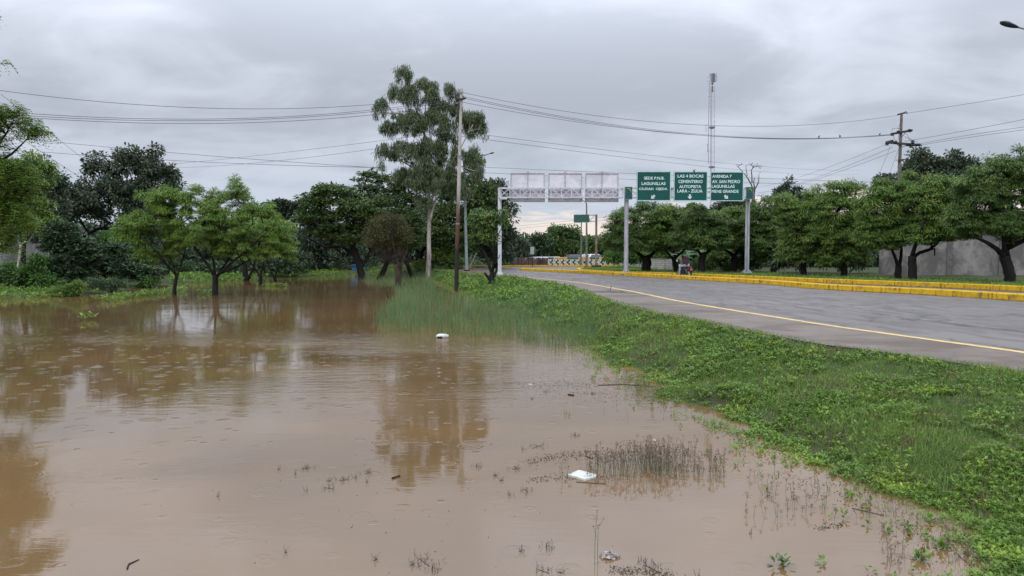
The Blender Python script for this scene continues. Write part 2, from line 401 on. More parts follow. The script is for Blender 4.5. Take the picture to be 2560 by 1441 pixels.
# concrete pavement strip beside the asphalt
Er = resample(EDGE, .5); Lr = resample(LINE, .5); Lr = Lr[Lr[:, 1] < 54]
Em = Er[(Er[:, 1] > -15) & (Er[:, 1] < 80)]
def xat(P, y): o = np.argsort(P[:, 1]); return np.interp(y, P[o, 1], P[o, 0])
yy = np.arange(-14, 76, .5)
Ea = np.c_[xat(EDGE[EDGE[:, 1] < 78], yy), yy]; La = np.c_[xat(LINE, np.minimum(yy, 57)), yy]
La[:, 0] = np.where(yy > 50, Ea[:, 0] + (La[np.searchsorted(yy, 50), 0] - Ea[np.searchsorted(yy, 50), 0]) + (yy - 50) * .12, La[:, 0])
t = NT('wet_concrete'); co = t.coord('World'); n1_ = t.noise(t.coord('World', (.5, 1, 1)), .8, 5, .6, .7); n2_ = t.noise(co, 3.5, 5, .6)
c = t.mix(t.ramp(n1_, .35, .65), (.112, .070, .046), (.165, .122, .092)); c = t.mix(t.math('MULTIPLY', t.ramp(n2_, .45, .75), .6), c, (.078, .058, .046))
vo = t.n('ShaderNodeTexVoronoi', feature='DISTANCE_TO_EDGE'); vm = t.n('ShaderNodeVectorMath', operation='ADD'); wb = t.n('ShaderNodeTexNoise'); t.L(co, wb.inputs[0]); wb.inputs['Scale'].default_value = 2.0
sc = t.n('ShaderNodeVectorMath', operation='SCALE'); t.L(wb.outputs[1], sc.inputs[0]); sc.inputs['Scale'].default_value = .25
t.L(t.coord('World', (.16, .36, 1)), vm.inputs[0]); t.L(sc.outputs[0], vm.inputs[1]); t.L(vm.outputs[0], vo.inputs[0])
crk = t.math('SUBTRACT', 1, t.ramp(vo.outputs[0], .003, .013))
c = t.mix(t.math('MULTIPLY', crk, .75), c, (.045, .04, .035))
CONC = t.done(t.pbsdf(c, t.ramp(n1_, .35, .7, .28, .55), 0, .42, None, t.bump(t.noise(co, 30, 3), .4, .006)))
pv = strip(Ea, La, ROADZ + .004, 'pavement', CONC); tag(pv, kind='structure')
sd_ = strip(Ea + [[-.0, 0]], Ea, ROADZ, 'x', CONC); bpy.data.objects.remove(sd_)
n = len(Ea); v = np.r_[np.c_[Ea, np.full(n, ROADZ + .004)], np.c_[Ea + [[-.02, 0]], np.full(n, ROADZ - .35)]]; i = np.arange(n - 1)
ps = np_mesh('pavement_side', v, np.c_[i, i + 1, i + n + 1, i + n], plain('dirty_concrete', (.06, .05, .045), .9)); tag(ps, kind='structure')
# painted edge line (worn)
t = NT('line_paint'); co = t.coord('World'); nz = t.noise(t.coord('World', (3, 1, 1)), 3.0, 5, .7)
c = t.mix(t.ramp(nz, .44, .6), (.70, .48, .15), (.48, .35, .17)); LINEM = t.done(t.pbsdf(c, .55, 0, .4))
ly = np.arange(-14, 50, .5); Lc = np.c_[xat(LINE, ly), ly]; rs = np.random.RandomState(4)
wob = np.interp(ly, np.arange(-16, 60, 2.0), rs.randn(38)) * .018
Lc[:, 0] += wob; hw = .085 + .016 * rs.rand(len(ly))
ln = strip(offset(Lc, -1) * 0 + Lc - np.c_[hw, 0 * hw], Lc + np.c_[hw, 0 * hw], ROADZ + .008, 'road_line', LINEM); tag(ln, kind='structure')
ly2 = np.arange(50, 57.5, .5); Lc2 = resample(LINE, .5); Lc2 = Lc2[Lc2[:, 1] >= 49.5]
o_ = strip(offset(Lc2, -.06), offset(Lc2, .06), ROADZ + .008, 'road_line', plain('line_paint_far', (.6, .5, .35), .6)); tag(o_, kind='structure')
ly3 = np.arange(4, 46, .5); Lc3 = np.c_[xat(LINE, ly3) + 2.9 + .02 * ly3, ly3]; o_ = strip(Lc3 - [.05, 0], Lc3 + [.05, 0], ROADZ + .006, 'road_line', plain('faint_line', (.20, .19, .18), .6, var=.5, scale=1.5, kind='World')); tag(o_, kind='structure')
NK = resample(NEAR, .6); a_ = offset(NK, -.10); b_ = offset(NK, -.03)
o_ = strip(a_, b_, ROADZ + .005, 'road_line', plain('pale_line', (.42, .39, .36), .6)); tag(o_, kind='structure')
for q in [o for o in C.objects if o.name.startswith(('road_line', 'pavement'))]:
    me = q.data
    if me.polygons[0].normal.z < 0: me.flip_normals()

# ------------------------------------------------------------------ yellow kerbs, in cast lengths
t = NT('kerb_paint'); co = t.coord('World'); nz = t.noise(co, 2.2, 6, .7, .3); sp_ = t.noise(t.coord('World', (1, 1, .35)), 7, 5, .75)
c = t.mix(t.ramp(nz, .35, .7), (.66, .40, .018), (.48, .29, .018)); c = t.mix(t.math('MULTIPLY', t.ramp(sp_, .53, .62), .85), c, (.11, .075, .035)); c = t.mix(t.math('MULTIPLY', t.ramp(t.noise(co, 1.1, 5, .75), .56, .66), .6), c, (.22, .16, .07))
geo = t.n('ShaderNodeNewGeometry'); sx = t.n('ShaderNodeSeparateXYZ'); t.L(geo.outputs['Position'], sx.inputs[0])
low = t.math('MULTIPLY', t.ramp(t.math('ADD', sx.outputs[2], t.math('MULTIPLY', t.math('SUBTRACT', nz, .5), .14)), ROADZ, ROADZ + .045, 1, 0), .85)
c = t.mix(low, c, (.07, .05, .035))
KERB = t.done(t.pbsdf(c, .75, 0, .2, None, t.bump(sp_, .6, .02)))
def kerb(P, w, h, name, blk=2.4):
    P = resample(P, blk / 3); Q = offset(P, w); m = MB(); rr = random.Random(5)
    for i in range(0, len(P) - 1):
        gap = .05 if i % 3 == 2 else 0.0
        a0, a1 = P[i], P[i + 1]; b0, b1 = Q[i], Q[i + 1]
        if gap: a1 = a1 + (a0 - a1) * gap; b1 = b1 + (b0 - b1) * gap
        ch = .025; top = ROADZ + h
        def sec(a, b): n_ = (b - a) / np.linalg.norm(b - a); return [(*a, ROADZ - .1), (*a, top - ch), (*(a + n_ * ch), top), (*(b - n_ * ch), top), (*b, top - ch), (*b, ROADZ - .1)]
        m.add(sec(a0, b0) + sec(a1, b1), [(0, 1, 7, 6), (1, 2, 8, 7), (2, 3, 9, 8), (3, 4, 10, 9), (4, 5, 11, 10), (0, 5, 4, 3, 2, 1), (6, 7, 8, 9, 10, 11)])
    o = m.build(name, KERB); return tag(o, kind='structure')
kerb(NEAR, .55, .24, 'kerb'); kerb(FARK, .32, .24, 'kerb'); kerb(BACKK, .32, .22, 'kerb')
# rounded end of the median
m = MB(); e = NEAR[-1]; dlt = (NEAR[-1] - NEAR[-2]); dlt /= np.linalg.norm(dlt); nrm = np.array([dlt[1], -dlt[0]]); c0 = e + nrm * .275; pts = []
for k in range(9):
    a_ = math.pi * k / 8; p = c0 - nrm * .275 * math.cos(a_) + dlt * .275 * math.sin(a_); pts.append(p)
m.add([(*p, ROADZ - .1) for p in pts] + [(*p, ROADZ + .24) for p in pts], [(k, k + 1, k + 10, k + 9) for k in range(8)] + [tuple(range(9, 18))])
tag(m.build('kerb', KERB), kind='structure')
# storm drain mouth in the far kerb
m = MB(); dx, dy = W(1508, 680.5, ROADZ + .1)
DRAIN = (dx, dy)

# ------------------------------------------------------------------ flood water
t = NT('muddy_water'); co = t.coord('World')
wv1 = t.noise(t.coord('World', (.55, 2.1, 1), rot=(0, 0, .05)), 2.2, 4, .55, .35)
wv2 = t.noise(t.coord('World', (1.2, 5.0, 1), rot=(0, 0, -.12)), 3.4, 3, .5, .2)
amp = t.ramp(t.noise(t.coord('World', (.10, .16, 1), (3.3, 1.2, 0)), 1.0, 2), .40, .66)
sep = t.n('ShaderNodeSeparateXYZ'); t.L(t.n('ShaderNodeNewGeometry').outputs['Position'], sep.inputs[0])
band = t.math('MULTIPLY', t.ramp(sep.outputs[1], 9.5, 14), t.math('SUBTRACT', 1, t.math('MULTIPLY', t.ramp(sep.outputs[1], 16, 24), .97)))
band = t.math('MULTIPLY', band, t.ramp(sep.outputs[0], 3.0, -3.0))
A1 = t.math('ADD', .0011, t.math('MULTIPLY', t.math('MULTIPLY', amp, band), .038))
h = t.math('ADD', t.math('MULTIPLY', wv1, A1), t.math('MULTIPLY', wv2, t.math('MULTIPLY', A1, .35)))
calm = t.noise(t.coord('World', (.35, .5, 1)), 1.0, 2)
h = t.math('ADD', h, t.math('MULTIPLY', calm, .006))
def rings(scale, off, rmax, w, amp_, thr):
    v = t.n('ShaderNodeTexVoronoi', feature='F1', voronoi_dimensions='2D'); t.L(t.coord('World', (1, 1, 1), off), v.inputs[0]); v.inputs['Scale'].default_value = scale
    d = t.math('DIVIDE', v.outputs['Distance'], scale)
    sc_ = t.n('ShaderNodeSeparateColor'); t.L(v.outputs['Color'], sc_.inputs[0])
    r_ = t.math('ADD', t.math('MULTIPLY', sc_.outputs[0], rmax), .015)
    fade = t.math('SUBTRACT', 1.15, sc_.outputs[0]); on = t.math('GREATER_THAN', sc_.outputs[1], thr)
    def g(k, a):
        q = t.math('DIVIDE', t.math('SUBTRACT', d, t.math('MULTIPLY', r_, k)), w)
        return t.math('MULTIPLY', t.math('EXPONENT', t.math('MULTIPLY', t.math('MULTIPLY', q, q), -1)), a)
    s_ = t.math('ADD', g(1.0, 1.0), t.math('ADD', g(.62, .7), g(.30, .4)))
    return t.math('MULTIPLY', t.math('MULTIPLY', s_, on), t.math('MULTIPLY', fade, amp_))
far_ = t.math('MULTIPLY', t.ramp(sep.outputs[1], 6.5, 20, .16, 1.3), t.ramp(sep.outputs[1], 17, 27, 1.0, .12))
hr = t.math('ADD', rings(1.4, (0, 0, 0), .12, .013, .0062, .36), t.math('ADD', rings(1.9, (5.3, 2.7, 0), .085, .012, .0060, .40), rings(1.15, (1.3, 8.1, 0), .17, .015, .0058, .55)))
h = t.math('ADD', h, t.math('MULTIPLY', hr, far_))
nm = t.bump(h, 1.0, 1.0)
mud = t.noise(t.coord('World', (.25, .4, 1)), .6, 4, .6, .5); c = t.mix(t.ramp(mud, .35, .65), (.190, .112, .048), (.145, .090, .044))
WATER = t.done(t.pbsdf(c, .03, 0, .5, 1.58, nm))
wxs = np.array([-90, -30, -8, 8.0, 12]); wys = np.array([-14, 0, 20, 50, 86.0])
XX, YY = np.meshgrid(wxs, wys); ii = (np.arange(4)[:, None] * 5 + np.arange(4)[None]).ravel()
wa = np_mesh('water', np.c_[XX.ravel(), YY.ravel(), 0 * XX.ravel()], np.c_[ii, ii + 1, ii + 6, ii + 5], WATER); tag(wa, kind='structure')
# ------------------------------------------------------------------ foliage generators
def unit(v): return v / (np.linalg.norm(v, axis=-1, keepdims=True) + 1e-9)
def leaves(rng, cen, R, n, L, w, style):
    """cen (k,3) clump centres, R clump radius -> verts, faces (quads)"""
    k = len(cen); N = k * n; c = np.repeat(cen, n, axis=0); Rr = np.repeat(R, n) if np.ndim(R) else np.full(N, R)
    d = unit(rng.normal(size=(N, 3))); off = d * (rng.rand(N, 1) ** .5)
    Ls = L * (.65 + .7 * rng.rand(N, 1)); ws = w * (.7 + .6 * rng.rand(N, 1))
    if style == 'tuft2':
        d[:, 2] = np.abs(d[:, 2]) * .8 + .05 - .35 * rng.rand(N); d = unit(d); p = c + off * Rr[:, None] * np.array([.75, .75, .6]); droop = .34
    elif style == 'tuft':                                   # pinnate fronds bursting from the shoot tip and drooping
        d[:, 2] = np.abs(d[:, 2]) * .75 + .02 - .35 * rng.rand(N); d = unit(d)
        p = c + off * Rr[:, None] * np.array([.8, .8, .62]); droop = .36
    elif style == 'hang':                                 # long narrow hanging leaves
        p = c + off * Rr[:, None] * np.array([.8, .8, 1.15]); d = unit(rng.normal(size=(N, 3)) * .33 + [0, 0, -1.0]); droop = .05
    elif style == 'flat':                                 # layered, near-level sprays
        p = c + off * Rr[:, None] * np.array([1.1, 1.1, .38]); d[:, 2] *= .25; d = unit(d); droop = .12
    else:                                                 # 'broad' rounded mass
        p = c + off * Rr[:, None] * np.array([1, 1, .85]); d = unit(d + off * .8); droop = .15
    s = unit(np.cross(d, unit(rng.normal(size=(N, 3)) * .6 + [0, 0, 1.0]))) * ws / 2
    mid = p + d * Ls * .5 + [0, 0, 1] * (droop * .35 * Ls); tip = p + d * Ls - [0, 0, 1] * (droop * Ls)
    if style == 'broad' or style == 'flat':
        V = np.stack([p, mid - s, tip, mid + s], 1).reshape(-1, 3); b = np.arange(N)[:, None] * 4
        return V, b + np.array([[0, 1, 2, 3]])
    V = np.stack([p - s * .25, p + s * .25, mid + s, mid - s, tip + s * .2, tip - s * .2], 1).reshape(-1, 3); b = np.arange(N) * 6
    Fq = np.concatenate([np.stack([b, b + 1, b + 2, b + 3], 1), np.stack([b + 3, b + 2, b + 4, b + 5], 1)])
    return V, Fq
def crown_points(rng, blobs, n):
    vol = np.array([(b[3] * b[4] * b[5]) ** .8 for b in blobs]); cnt = np.maximum(1, (n * vol / vol.sum()).astype(int)); out = []
    for b, m in zip(blobs, cnt):
        d = unit(rng.normal(size=(m, 3))); r = .45 + .55 * rng.rand(m, 1) ** .7
        d[:, 2] = np.where((d[:, 2] < -.55), -d[:, 2], d[:, 2])
        out.append(np.array(b[:3]) + d * r * np.array(b[3:6]))
    return np.concatenate(out)
def frust(m, a, b, r0, r1, seg=5): m.tube([a, b], [r0, r1], seg, cap=False)
def wood(rng, m, limbs, cen, rtip, attach_from):
    """limbs: list of (points, r0, r1) forming trunk and boughs; clumps hang on grown branches"""
    nodes = []; par = []; fixed = []
    for li, (pts, r0, r1) in enumerate(limbs):
        P = [np.array(p) for p in pts]; fine = []
        for i in range(len(P) - 1):
            for s in range(3): fine.append(P[i] + (P[i + 1] - P[i]) * s / 3)
        fine.append(P[-1]); rr = [r0 + (r1 - r0) * (i / (len(fine) - 1)) ** .8 for i in range(len(fine))]
        if len(P) > 2:
            for i in range(1, len(fine) - 1): fine[i] = fine[i] + rng.normal(size=3) * rr[i] * .07
        m.tube(fine, rr, 8 if r0 > .08 else 6, cap=True)
        lo = attach_from if li == 0 else .25
        for i, p in enumerate(fine):
            if i / (len(fine) - 1) >= lo: nodes.append(p); par.append(-1); fixed.append(rr[i])
    base = len(nodes); nodes = [np.array(x) for x in nodes]
    N0 = np.array(nodes); dd = np.min(np.linalg.norm(cen[:, None] - N0[None], axis=2), axis=1)
    load = [1] * base
    for ci in np.argsort(dd):
        c = cen[ci]; NN = np.array(nodes); d = np.linalg.norm(NN - c, axis=1) + np.maximum(0, NN[:, 2] - c[2]) * .6
        j = int(np.argmin(d)); a = nodes[j]
        mid = (a + c) / 2 + np.array([0, 0, .12]) * np.linalg.norm(c - a) + rng.normal(size=3) * .06 * np.linalg.norm(c - a)
        nodes.append(mid); par.append(j); load.append(1); nodes.append(c.copy()); par.append(len(nodes) - 2); load.append(1)
    for i in range(len(nodes) - 1, base - 1, -1):
        if par[i] >= 0: load[par[i]] += load[i]
    for i in range(base, len(nodes)):
        r = rtip * load[i] ** .45; p = par[i]; r0 = rtip * load[p] ** .45 if p >= base else r * 1.15
        if p < base: r0 = min(r0, fixed[p]); r = min(r, r0)
        frust(m, nodes[p], nodes[i], r0, r)
def tree(name, label, Y, base, limbs, blobs, ncl, nlf, L, w, R, style, leaf, bark, z=None, r0=.14, rtip=.012, seed=0, group='', cat='tree', dz=.6, attach=.5, yo=0.0):
    """base: (px, py) of the foot. limbs, blobs in photo pixels, read off at the tree's own depth Y; a limb point may carry a depth offset.
    blob = (px, py, rx, ry[, dy metres[, ry depth metres]])"""
    rng = np.random.RandomState(seed + 17); bx = A(base[0], base[1], Y)
    zb = gh(bx[0], Y) if z is None else z
    root = empty(name, (bx[0], Y, zb), label, cat, 0, group or None); O = np.array([bx[0], Y, zb])
    def pt(p, i=0):
        q = np.array(A(p[0], p[1], Y)) - O
        if len(p) > 2: q[1] += p[2]
        return q
    LM = []
    for li, lm in enumerate(limbs):
        pts, a, b = lm; P = [pt(p) for p in pts]
        if li == 0: P = [np.array([0, 0, -.35])] + P
        elif all(len(p) < 3 for p in pts):
            k = rng.uniform(-.6, .6) * np.linalg.norm(P[-1] - P[0])
            P = [p + np.array([0, k * i / (len(P) - 1), 0]) for i, p in enumerate(P)]
        LM.append((P, a, b))
    BL = []
    for b in blobs:
        q = pt(b[:2]); rx = M(b[2], Y); rz = M(b[3], Y); dy = b[4] if len(b) > 4 else 0; ry = b[5] if len(b) > 5 else rx * .9
        BL.append((q[0], q[1] + dy, q[2], rx, ry, rz))
    cen = crown_points(rng, BL, ncl); cen[:, 2] = np.maximum(cen[:, 2], .25)
    m = MB(); wood(rng, m, LM, cen, rtip, attach); m.build('trunk', bark, root, smooth=True)
    if nlf:
        V, Fc = leaves(rng, cen, R * (.7 + .6 * rng.rand(len(cen))), nlf, L, w, style); np_mesh('crown', V, Fc, leaf, root)
    return root
def shrub(name, label, Y, blobs, ncl, nlf, L, w, R, style, leaf, seed=0, group='', cat='shrub', bark=None, flo=0.0):
    rng = np.random.RandomState(seed + 91); bx = A(blobs[0][0], 700, Y); zb = max(gh(bx[0], Y), flo)
    root = empty(name, (bx[0], Y, zb), label, cat, 0, group or None); O = np.array([bx[0], Y, zb]); BL = []
    for b in blobs:
        q = np.array(A(b[0], b[1], Y)) - O; rx = M(b[2], Y); rz = M(b[3], Y); dy = b[4] if len(b) > 4 else 0
        BL.append((q[0], dy, q[2], rx, b[5] if len(b) > 5 else rx * .8, rz))
    cen = crown_points(rng, BL, ncl); cen[:, 2] = np.maximum(cen[:, 2], .08); V, Fc = leaves(rng, cen, R * (.7 + .6 * rng.rand(len(cen))), nlf, L, w, style)
    V[:, 2] = np.maximum(V[:, 2], .0)
    np_mesh('foliage', V, Fc, leaf, root); return root

# ------------------------------------------------------------------ trees standing in the flood (left)
GT = 'neem trees standing in the flood water'
tree('neem_tree', 'bright green neem standing in flood water, second trunk from the left, widest low crown', 42.5, (538, 740),
     [([(538, 735), (538, 700), (540, 688)], .20, .16), ([(538, 692), (510, 655), (480, 620), (440, 570)], .10, .04), ([(538, 692), (532, 640), (520, 580), (500, 520)], .08, .03),
      ([(540, 692), (560, 650), (575, 590), (580, 510)], .08, .03), ([(541, 692), (590, 655), (640, 620), (680, 590)], .09, .04), ([(540, 690), (600, 660), (560, 600), (610, 560)], .06, .03)],
     [(490, 540, 75, 60), (575, 520, 60, 62), (640, 560, 72, 55), (545, 590, 105, 52), (440, 520, 42, 40), (690, 600, 44, 36), (500, 485, 38, 22), (582, 470, 18, 26), (610, 620, 70, 30), (700, 630, 36, 26), (500, 610, 60, 34), (660, 640, 50, 18), (570, 640, 50, 18)],
     260, 145, .23, .037, .36, 'tuft2', L_BRIGHT, B_DARK, z=0, rtip=.011, seed=1, group=GT, attach=.8)
tree('neem_tree', 'bright green neem leaning left in flood water, leftmost trunk standing in the pond', 43.0, (437, 742),
     [([(436, 735), (438, 705), (443, 685)], .13, .10), ([(442, 690), (425, 660), (410, 630), (380, 590)], .07, .03), ([(443, 690), (450, 655), (455, 610), (450, 560)], .06, .03),
      ([(442, 690), (432, 640), (400, 560)], .05, .03)],
     [(400, 560, 62, 55), (335, 565, 48, 34), (430, 510, 48, 40), (385, 510, 40, 30), (450, 600, 40, 48), (370, 600, 40, 34), (365, 640, 34, 26), (420, 640, 40, 22), (320, 590, 34, 26)],
     150, 145, .23, .037, .36, 'tuft2', L_BRIGHT, B_DARK, z=0, rtip=.011, seed=2, group=GT, attach=.8)
tree('neem_tree', 'thick dark trunk with a second stem just right of the widest neem, in shallow water', 66, (616, 706),
     [([(615, 700), (614, 680), (612, 660)], .26, .22), ([(620, 700), (632, 670), (640, 640)], .14, .08), ([(612, 665), (600, 630), (590, 600)], .12, .06)],
     [(600, 590, 60, 40), (660, 600, 50, 42), (640, 560, 50, 40)], 90, 50, .42, .12, .5, 'tuft', L_NEEM, B_DARK, z=0, seed=3, group=GT, attach=.8)
tree('neem_tree', 'slim neem with a knotted forked trunk, third from the right in the flood row', 58, (649, 714),
     [([(650, 708), (652, 695), (650, 688)], .17, .15), ([(650, 692), (638, 665), (628, 640)], .08, .04), ([(651, 690), (662, 660), (668, 630)], .07, .04)],
     [(650, 600, 50, 50), (690, 590, 42, 40), (630, 640, 40, 24)], 80, 52, .38, .10, .44, 'tuft2', L_BRIGHT, B_DARK, z=0, seed=4, group=GT, attach=.8)
tree('neem_tree', 'slender V shaped neem at the right end of the flood row, bright drooping crown', 60, (688, 710),
     [([(688, 706), (687, 695), (687, 690)], .14, .12), ([(687, 693), (676, 672), (672, 645)], .06, .03), ([(688, 693), (694, 668), (700, 640)], .06, .03)],
     [(690, 610, 46, 48), (712, 590, 30, 40), (705, 640, 30, 26), (660, 580, 40, 36)], 85, 52, .38, .10, .42, 'tuft2', L_BRIGHT, B_DARK, z=0, seed=5, group=GT, attach=.8)

# near tree at the left edge, its trunk outside the frame
def near_neem():
    rng = np.random.RandomState(77); Y = 19.0; b = (-17.2, Y + .5, 0); root = empty('neem_tree', b, 'large neem leaning in from the left edge of the photo, feathery drooping sprays', 'tree'); O = np.array(b)
    pt = lambda px, py, dy=0: np.array(A(px, py, Y + dy)) - O
    limbs = [([np.array([0, 0, -.4]), np.array([0, 0, 2.0]), np.array([.2, .1, 4.2])], .26, .2), ([np.array([.2, .1, 4.2]), pt(-120, 400), pt(-20, 415), pt(30, 385), pt(66, 350)], .09, .012),
             ([np.array([.2, .1, 4.2]), pt(-130, 430), pt(-10, 370), pt(15, 335), pt(35, 300)], .07, .012), ([np.array([.2, .1, 4.2]), pt(-150, 560), pt(-60, 560), pt(0, 570)], .08, .02),
             ([np.array([.2, .1, 4.2]), pt(-330, 250), pt(-250, 60)], .12, .04), ([np.array([.2, .1, 4.2]), pt(-200, 250), pt(-90, 100), pt(-50, -40)], .1, .03), ([np.array([.2, .1, 4.2]), pt(-200, 450), pt(-60, 480), pt(0, 500)], .08, .03)]
    BL = []
    for px, py, rx, ry, n in ((40, 292, 30, 22, 12), (82, 335, 26, 28, 14), (5, 330, 26, 50, 18), (-15, 285, 20, 26, 10), (10, 440, 50, 50, 40), (55, 455, 35, 40, 18), (20, 520, 55, 50, 50), (50, 565, 24, 26, 9), (0, 600, 45, 45, 26),
                              (-60, 450, 60, 150, 60), (-150, 300, 90, 160, 70), (-120, 60, 75, 130, 70), (-230, 100, 90, 160, 60), (-75, -60, 45, 80, 30), (-280, -150, 120, 120, 50), (-6, 158, 8, 10, 1), (-160, 520, 90, 90, 50)):
        q = pt(px, py); d = unit(rng.normal(size=(n, 3))) * (rng.rand(n, 1) ** .45); BL.append(q + d * np.array([M(rx, Y), M(rx, Y) * .9, M(ry, Y)]))
    cen = np.concatenate(BL); m = MB(); wood(rng, m, limbs, cen, .008, .8); m.build('trunk', B_DARK, root, smooth=True)
    # pinnate leaves: a rachis with pairs of curved leaflets
    n = 9; k = len(cen); N = k * n; c = np.repeat(cen, n, 0); d = unit(rng.normal(size=(N, 3))); d[:, 2] = np.abs(d[:, 2]) * .6 - .15; d = unit(d); p = c + d * .05; L = .26 + .14 * rng.rand(N, 1)
    side = unit(np.cross(d, [0, 0, 1.0])); V = []; Fc = []; nb = 0; pairs = 7
    for j in range(pairs * 2 + 1):
        t_ = (j // 2 + 1) / (pairs + .3); sg = 1 if j % 2 else -1
        o = p + d * L * t_ + np.array([0, 0, 1]) * (.10 * np.sin(t_ * 3) - .16 * t_ * t_) * L / .3
        if j == pairs * 2: q = d
        else: q = unit(side * sg + d * .55 + rng.normal(size=(N, 3)) * .12 - [0, 0, .35])
        l = .105 * (1 - .35 * t_) * (.8 + .4 * rng.rand(N, 1)); s = unit(np.cross(q, np.array([0, 0, 1.0]) + rng.normal(size=(N, 3)) * .3)) * .013
        V.append(np.stack([o, o + q * l * .45 - s, o + q * l - [0, 0, .012], o + q * l * .45 + s], 1).reshape(-1, 3)); Fc.append(np.arange(N)[:, None] * 4 + np.array([[0, 1, 2, 3]]) + nb); nb += N * 4
    np_mesh('crown', np.concatenate(V), np.concatenate(Fc), L_BRIGHT, root)
near_neem()

# ------------------------------------------------------------------ left background
tree('broadleaf_tree', 'mid green leafy tree behind the left edge, beside the forked fence post', 50, (60, 690), [([(60, 680), (58, 640), (60, 600)], .2, .15), ([(60, 610), (30, 560), (20, 500)], .1, .04), ([(60, 610), (90, 560), (95, 480)], .1, .04)],
     [(30, 520, 60, 55), (80, 450, 40, 60), (60, 560, 60, 50), (110, 430, 28, 40), (20, 440, 45, 50), (105, 545, 35, 45), (10, 610, 35, 30)], 150, 60, .34, .13, .45, 'tuft', L_NEEM, B_DARK, seed=11)
tree('dark_tree', 'dark leafy tree between the left neem and the big dark dome', 66, (88, 690), [([(88, 640), (92, 590), (100, 540)], .25, .18), ([(100, 545), (130, 500), (145, 450)], .12, .05), ([(95, 560), (70, 500), (60, 440)], .12, .05)],
     [(140, 455, 26, 30), (115, 480, 40, 45), (130, 530, 42, 40), (75, 470, 50, 50), (110, 410, 26, 22), (60, 520, 50, 50)], 150, 62, .32, .16, .5, 'broad', L_DARK, B_DARK, seed=12)
tree('mango_tree', 'largest dark domed tree on the left, pale sky under its arching bough', 74, (330, 690),
     [([(335, 680), (338, 640), (330, 590)], .5, .35), ([(330, 600), (290, 570), (235, 572), (200, 590)], .25, .12), ([(330, 600), (320, 520), (310, 440)], .25, .1), ([(330, 600), (370, 520), (400, 440)], .22, .1), ([(335, 600), (260, 540), (230, 490)], .2, .08)],
     [(250, 440, 42, 52), (320, 415, 55, 42), (390, 410, 22, 38), (395, 470, 55, 60), (300, 500, 90, 55), (200, 510, 50, 45), (425, 450, 26, 30), (230, 540, 45, 28), (180, 550, 30, 30), (370, 550, 70, 40), (330, 620, 55, 45), (385, 385, 14, 16)],
     360, 66, .36, .17, .6, 'broad', L_DARK, B_DARK, seed=13, rtip=.02, attach=.7)
shrub('leafy_shrub', 'dense dark shrub mass beside the fence on the left bank', 49, [(165, 650, 55, 60), (150, 600, 38, 50), (200, 690, 45, 28), (130, 690, 40, 24), (215, 640, 35, 40)], 170, 55, .30, .14, .4, 'flat', L_SHRUB, 21)
shrub('leafy_shrub', 'dark layered shrub at the water edge under the leftmost flooded neem', 53, [(300, 680, 50, 30), (350, 690, 45, 26), (255, 665, 40, 45), (280, 640, 35, 35), (380, 690, 30, 18)], 150, 55, .30, .14, .4, 'flat', L_SHRUB, 22)
shrub('leafy_shrub', 'yellow green bush glowing behind the dark layered shrub on the left', 60, [(325, 655, 42, 26), (360, 640, 28, 24), (300, 625, 26, 28), (270, 605, 22, 20)], 90, 50, .30, .13, .42, 'broad', L_LIGHT, 23)
shrub('leafy_shrub', 'low bright shrub cluster around the foot of the forked fence post', 45, [(70, 690, 40, 22), (20, 700, 40, 22), (110, 705, 34, 18), (95, 660, 20, 22), (20, 680, 24, 20)], 130, 50, .22, .09, .3, 'broad', L_LIGHT, 24)
shrub('leafy_shrub', 'half drowned green bush at the front of the left shore', 41.5, [(165, 735, 34, 15), (190, 725, 22, 16), (120, 742, 25, 8)], 70, 45, .18, .06, .22, 'broad', L_NEEM, 25)
shrub('leafy_shrub', 'thin feathery bush standing in water between the left shore and the first neem', 43.5, [(240, 715, 40, 14), (275, 722, 25, 10), (300, 708, 24, 10)], 60, 35, .18, .05, .25, 'broad', L_SHRUB, 26)
shrub('leafy_shrub', 'bright rounded clump at the water edge below the dark layered shrub', 52, [(375, 708, 22, 9), (355, 712, 14, 6)], 32, 40, .22, .08, .22, 'broad', L_LIGHT, 27)
shrub('leafy_shrub', 'grey green undergrowth behind the flooded neem trunks', 76, [(450, 680, 60, 24), (540, 680, 60, 22), (600, 676, 40, 22), (690, 672, 50, 26), (740, 660, 40, 30)], 190, 45, .38, .15, .5, 'broad', L_SHRUB, 28)
shrub('leafy_shrub', 'dark undergrowth under the long bough of the spreading tree', 88, [(760, 650, 60, 40), (830, 640, 60, 50), (700, 640, 40, 40), (800, 600, 60, 40), (900, 650, 40, 30)], 240, 42, .42, .17, .6, 'broad', L_DARK, 29)
tree('broadleaf_tree', 'small dark flat topped tree between the flooded neems and the spreading tree', 86, (700, 690), [([(702, 680), (704, 640), (705, 590)], .22, .15), ([(705, 600), (690, 560), (680, 530)], .1, .05), ([(705, 600), (725, 560), (735, 535)], .1, .05)],
     [(690, 530, 36, 26), (725, 540, 32, 30), (705, 512, 22, 12), (745, 520, 20, 16)], 110, 55, .38, .18, .55, 'flat', L_DARK, B_DARK, seed=14)
RB = [([(905, 700), (898, 660), (885, 625), (878, 600)], .42, .30), ([(893, 645), (870, 630), (850, 617), (800, 618), (765, 600), (737, 588)], .20, .09), ([(886, 628), (868, 600), (840, 570), (810, 530)], .16, .06),
      ([(902, 670), (920, 640), (932, 612), (950, 590)], .17, .08), ([(880, 605), (880, 560), (870, 510)], .18, .07), ([(884, 620), (920, 570), (950, 520)], .14, .06)]
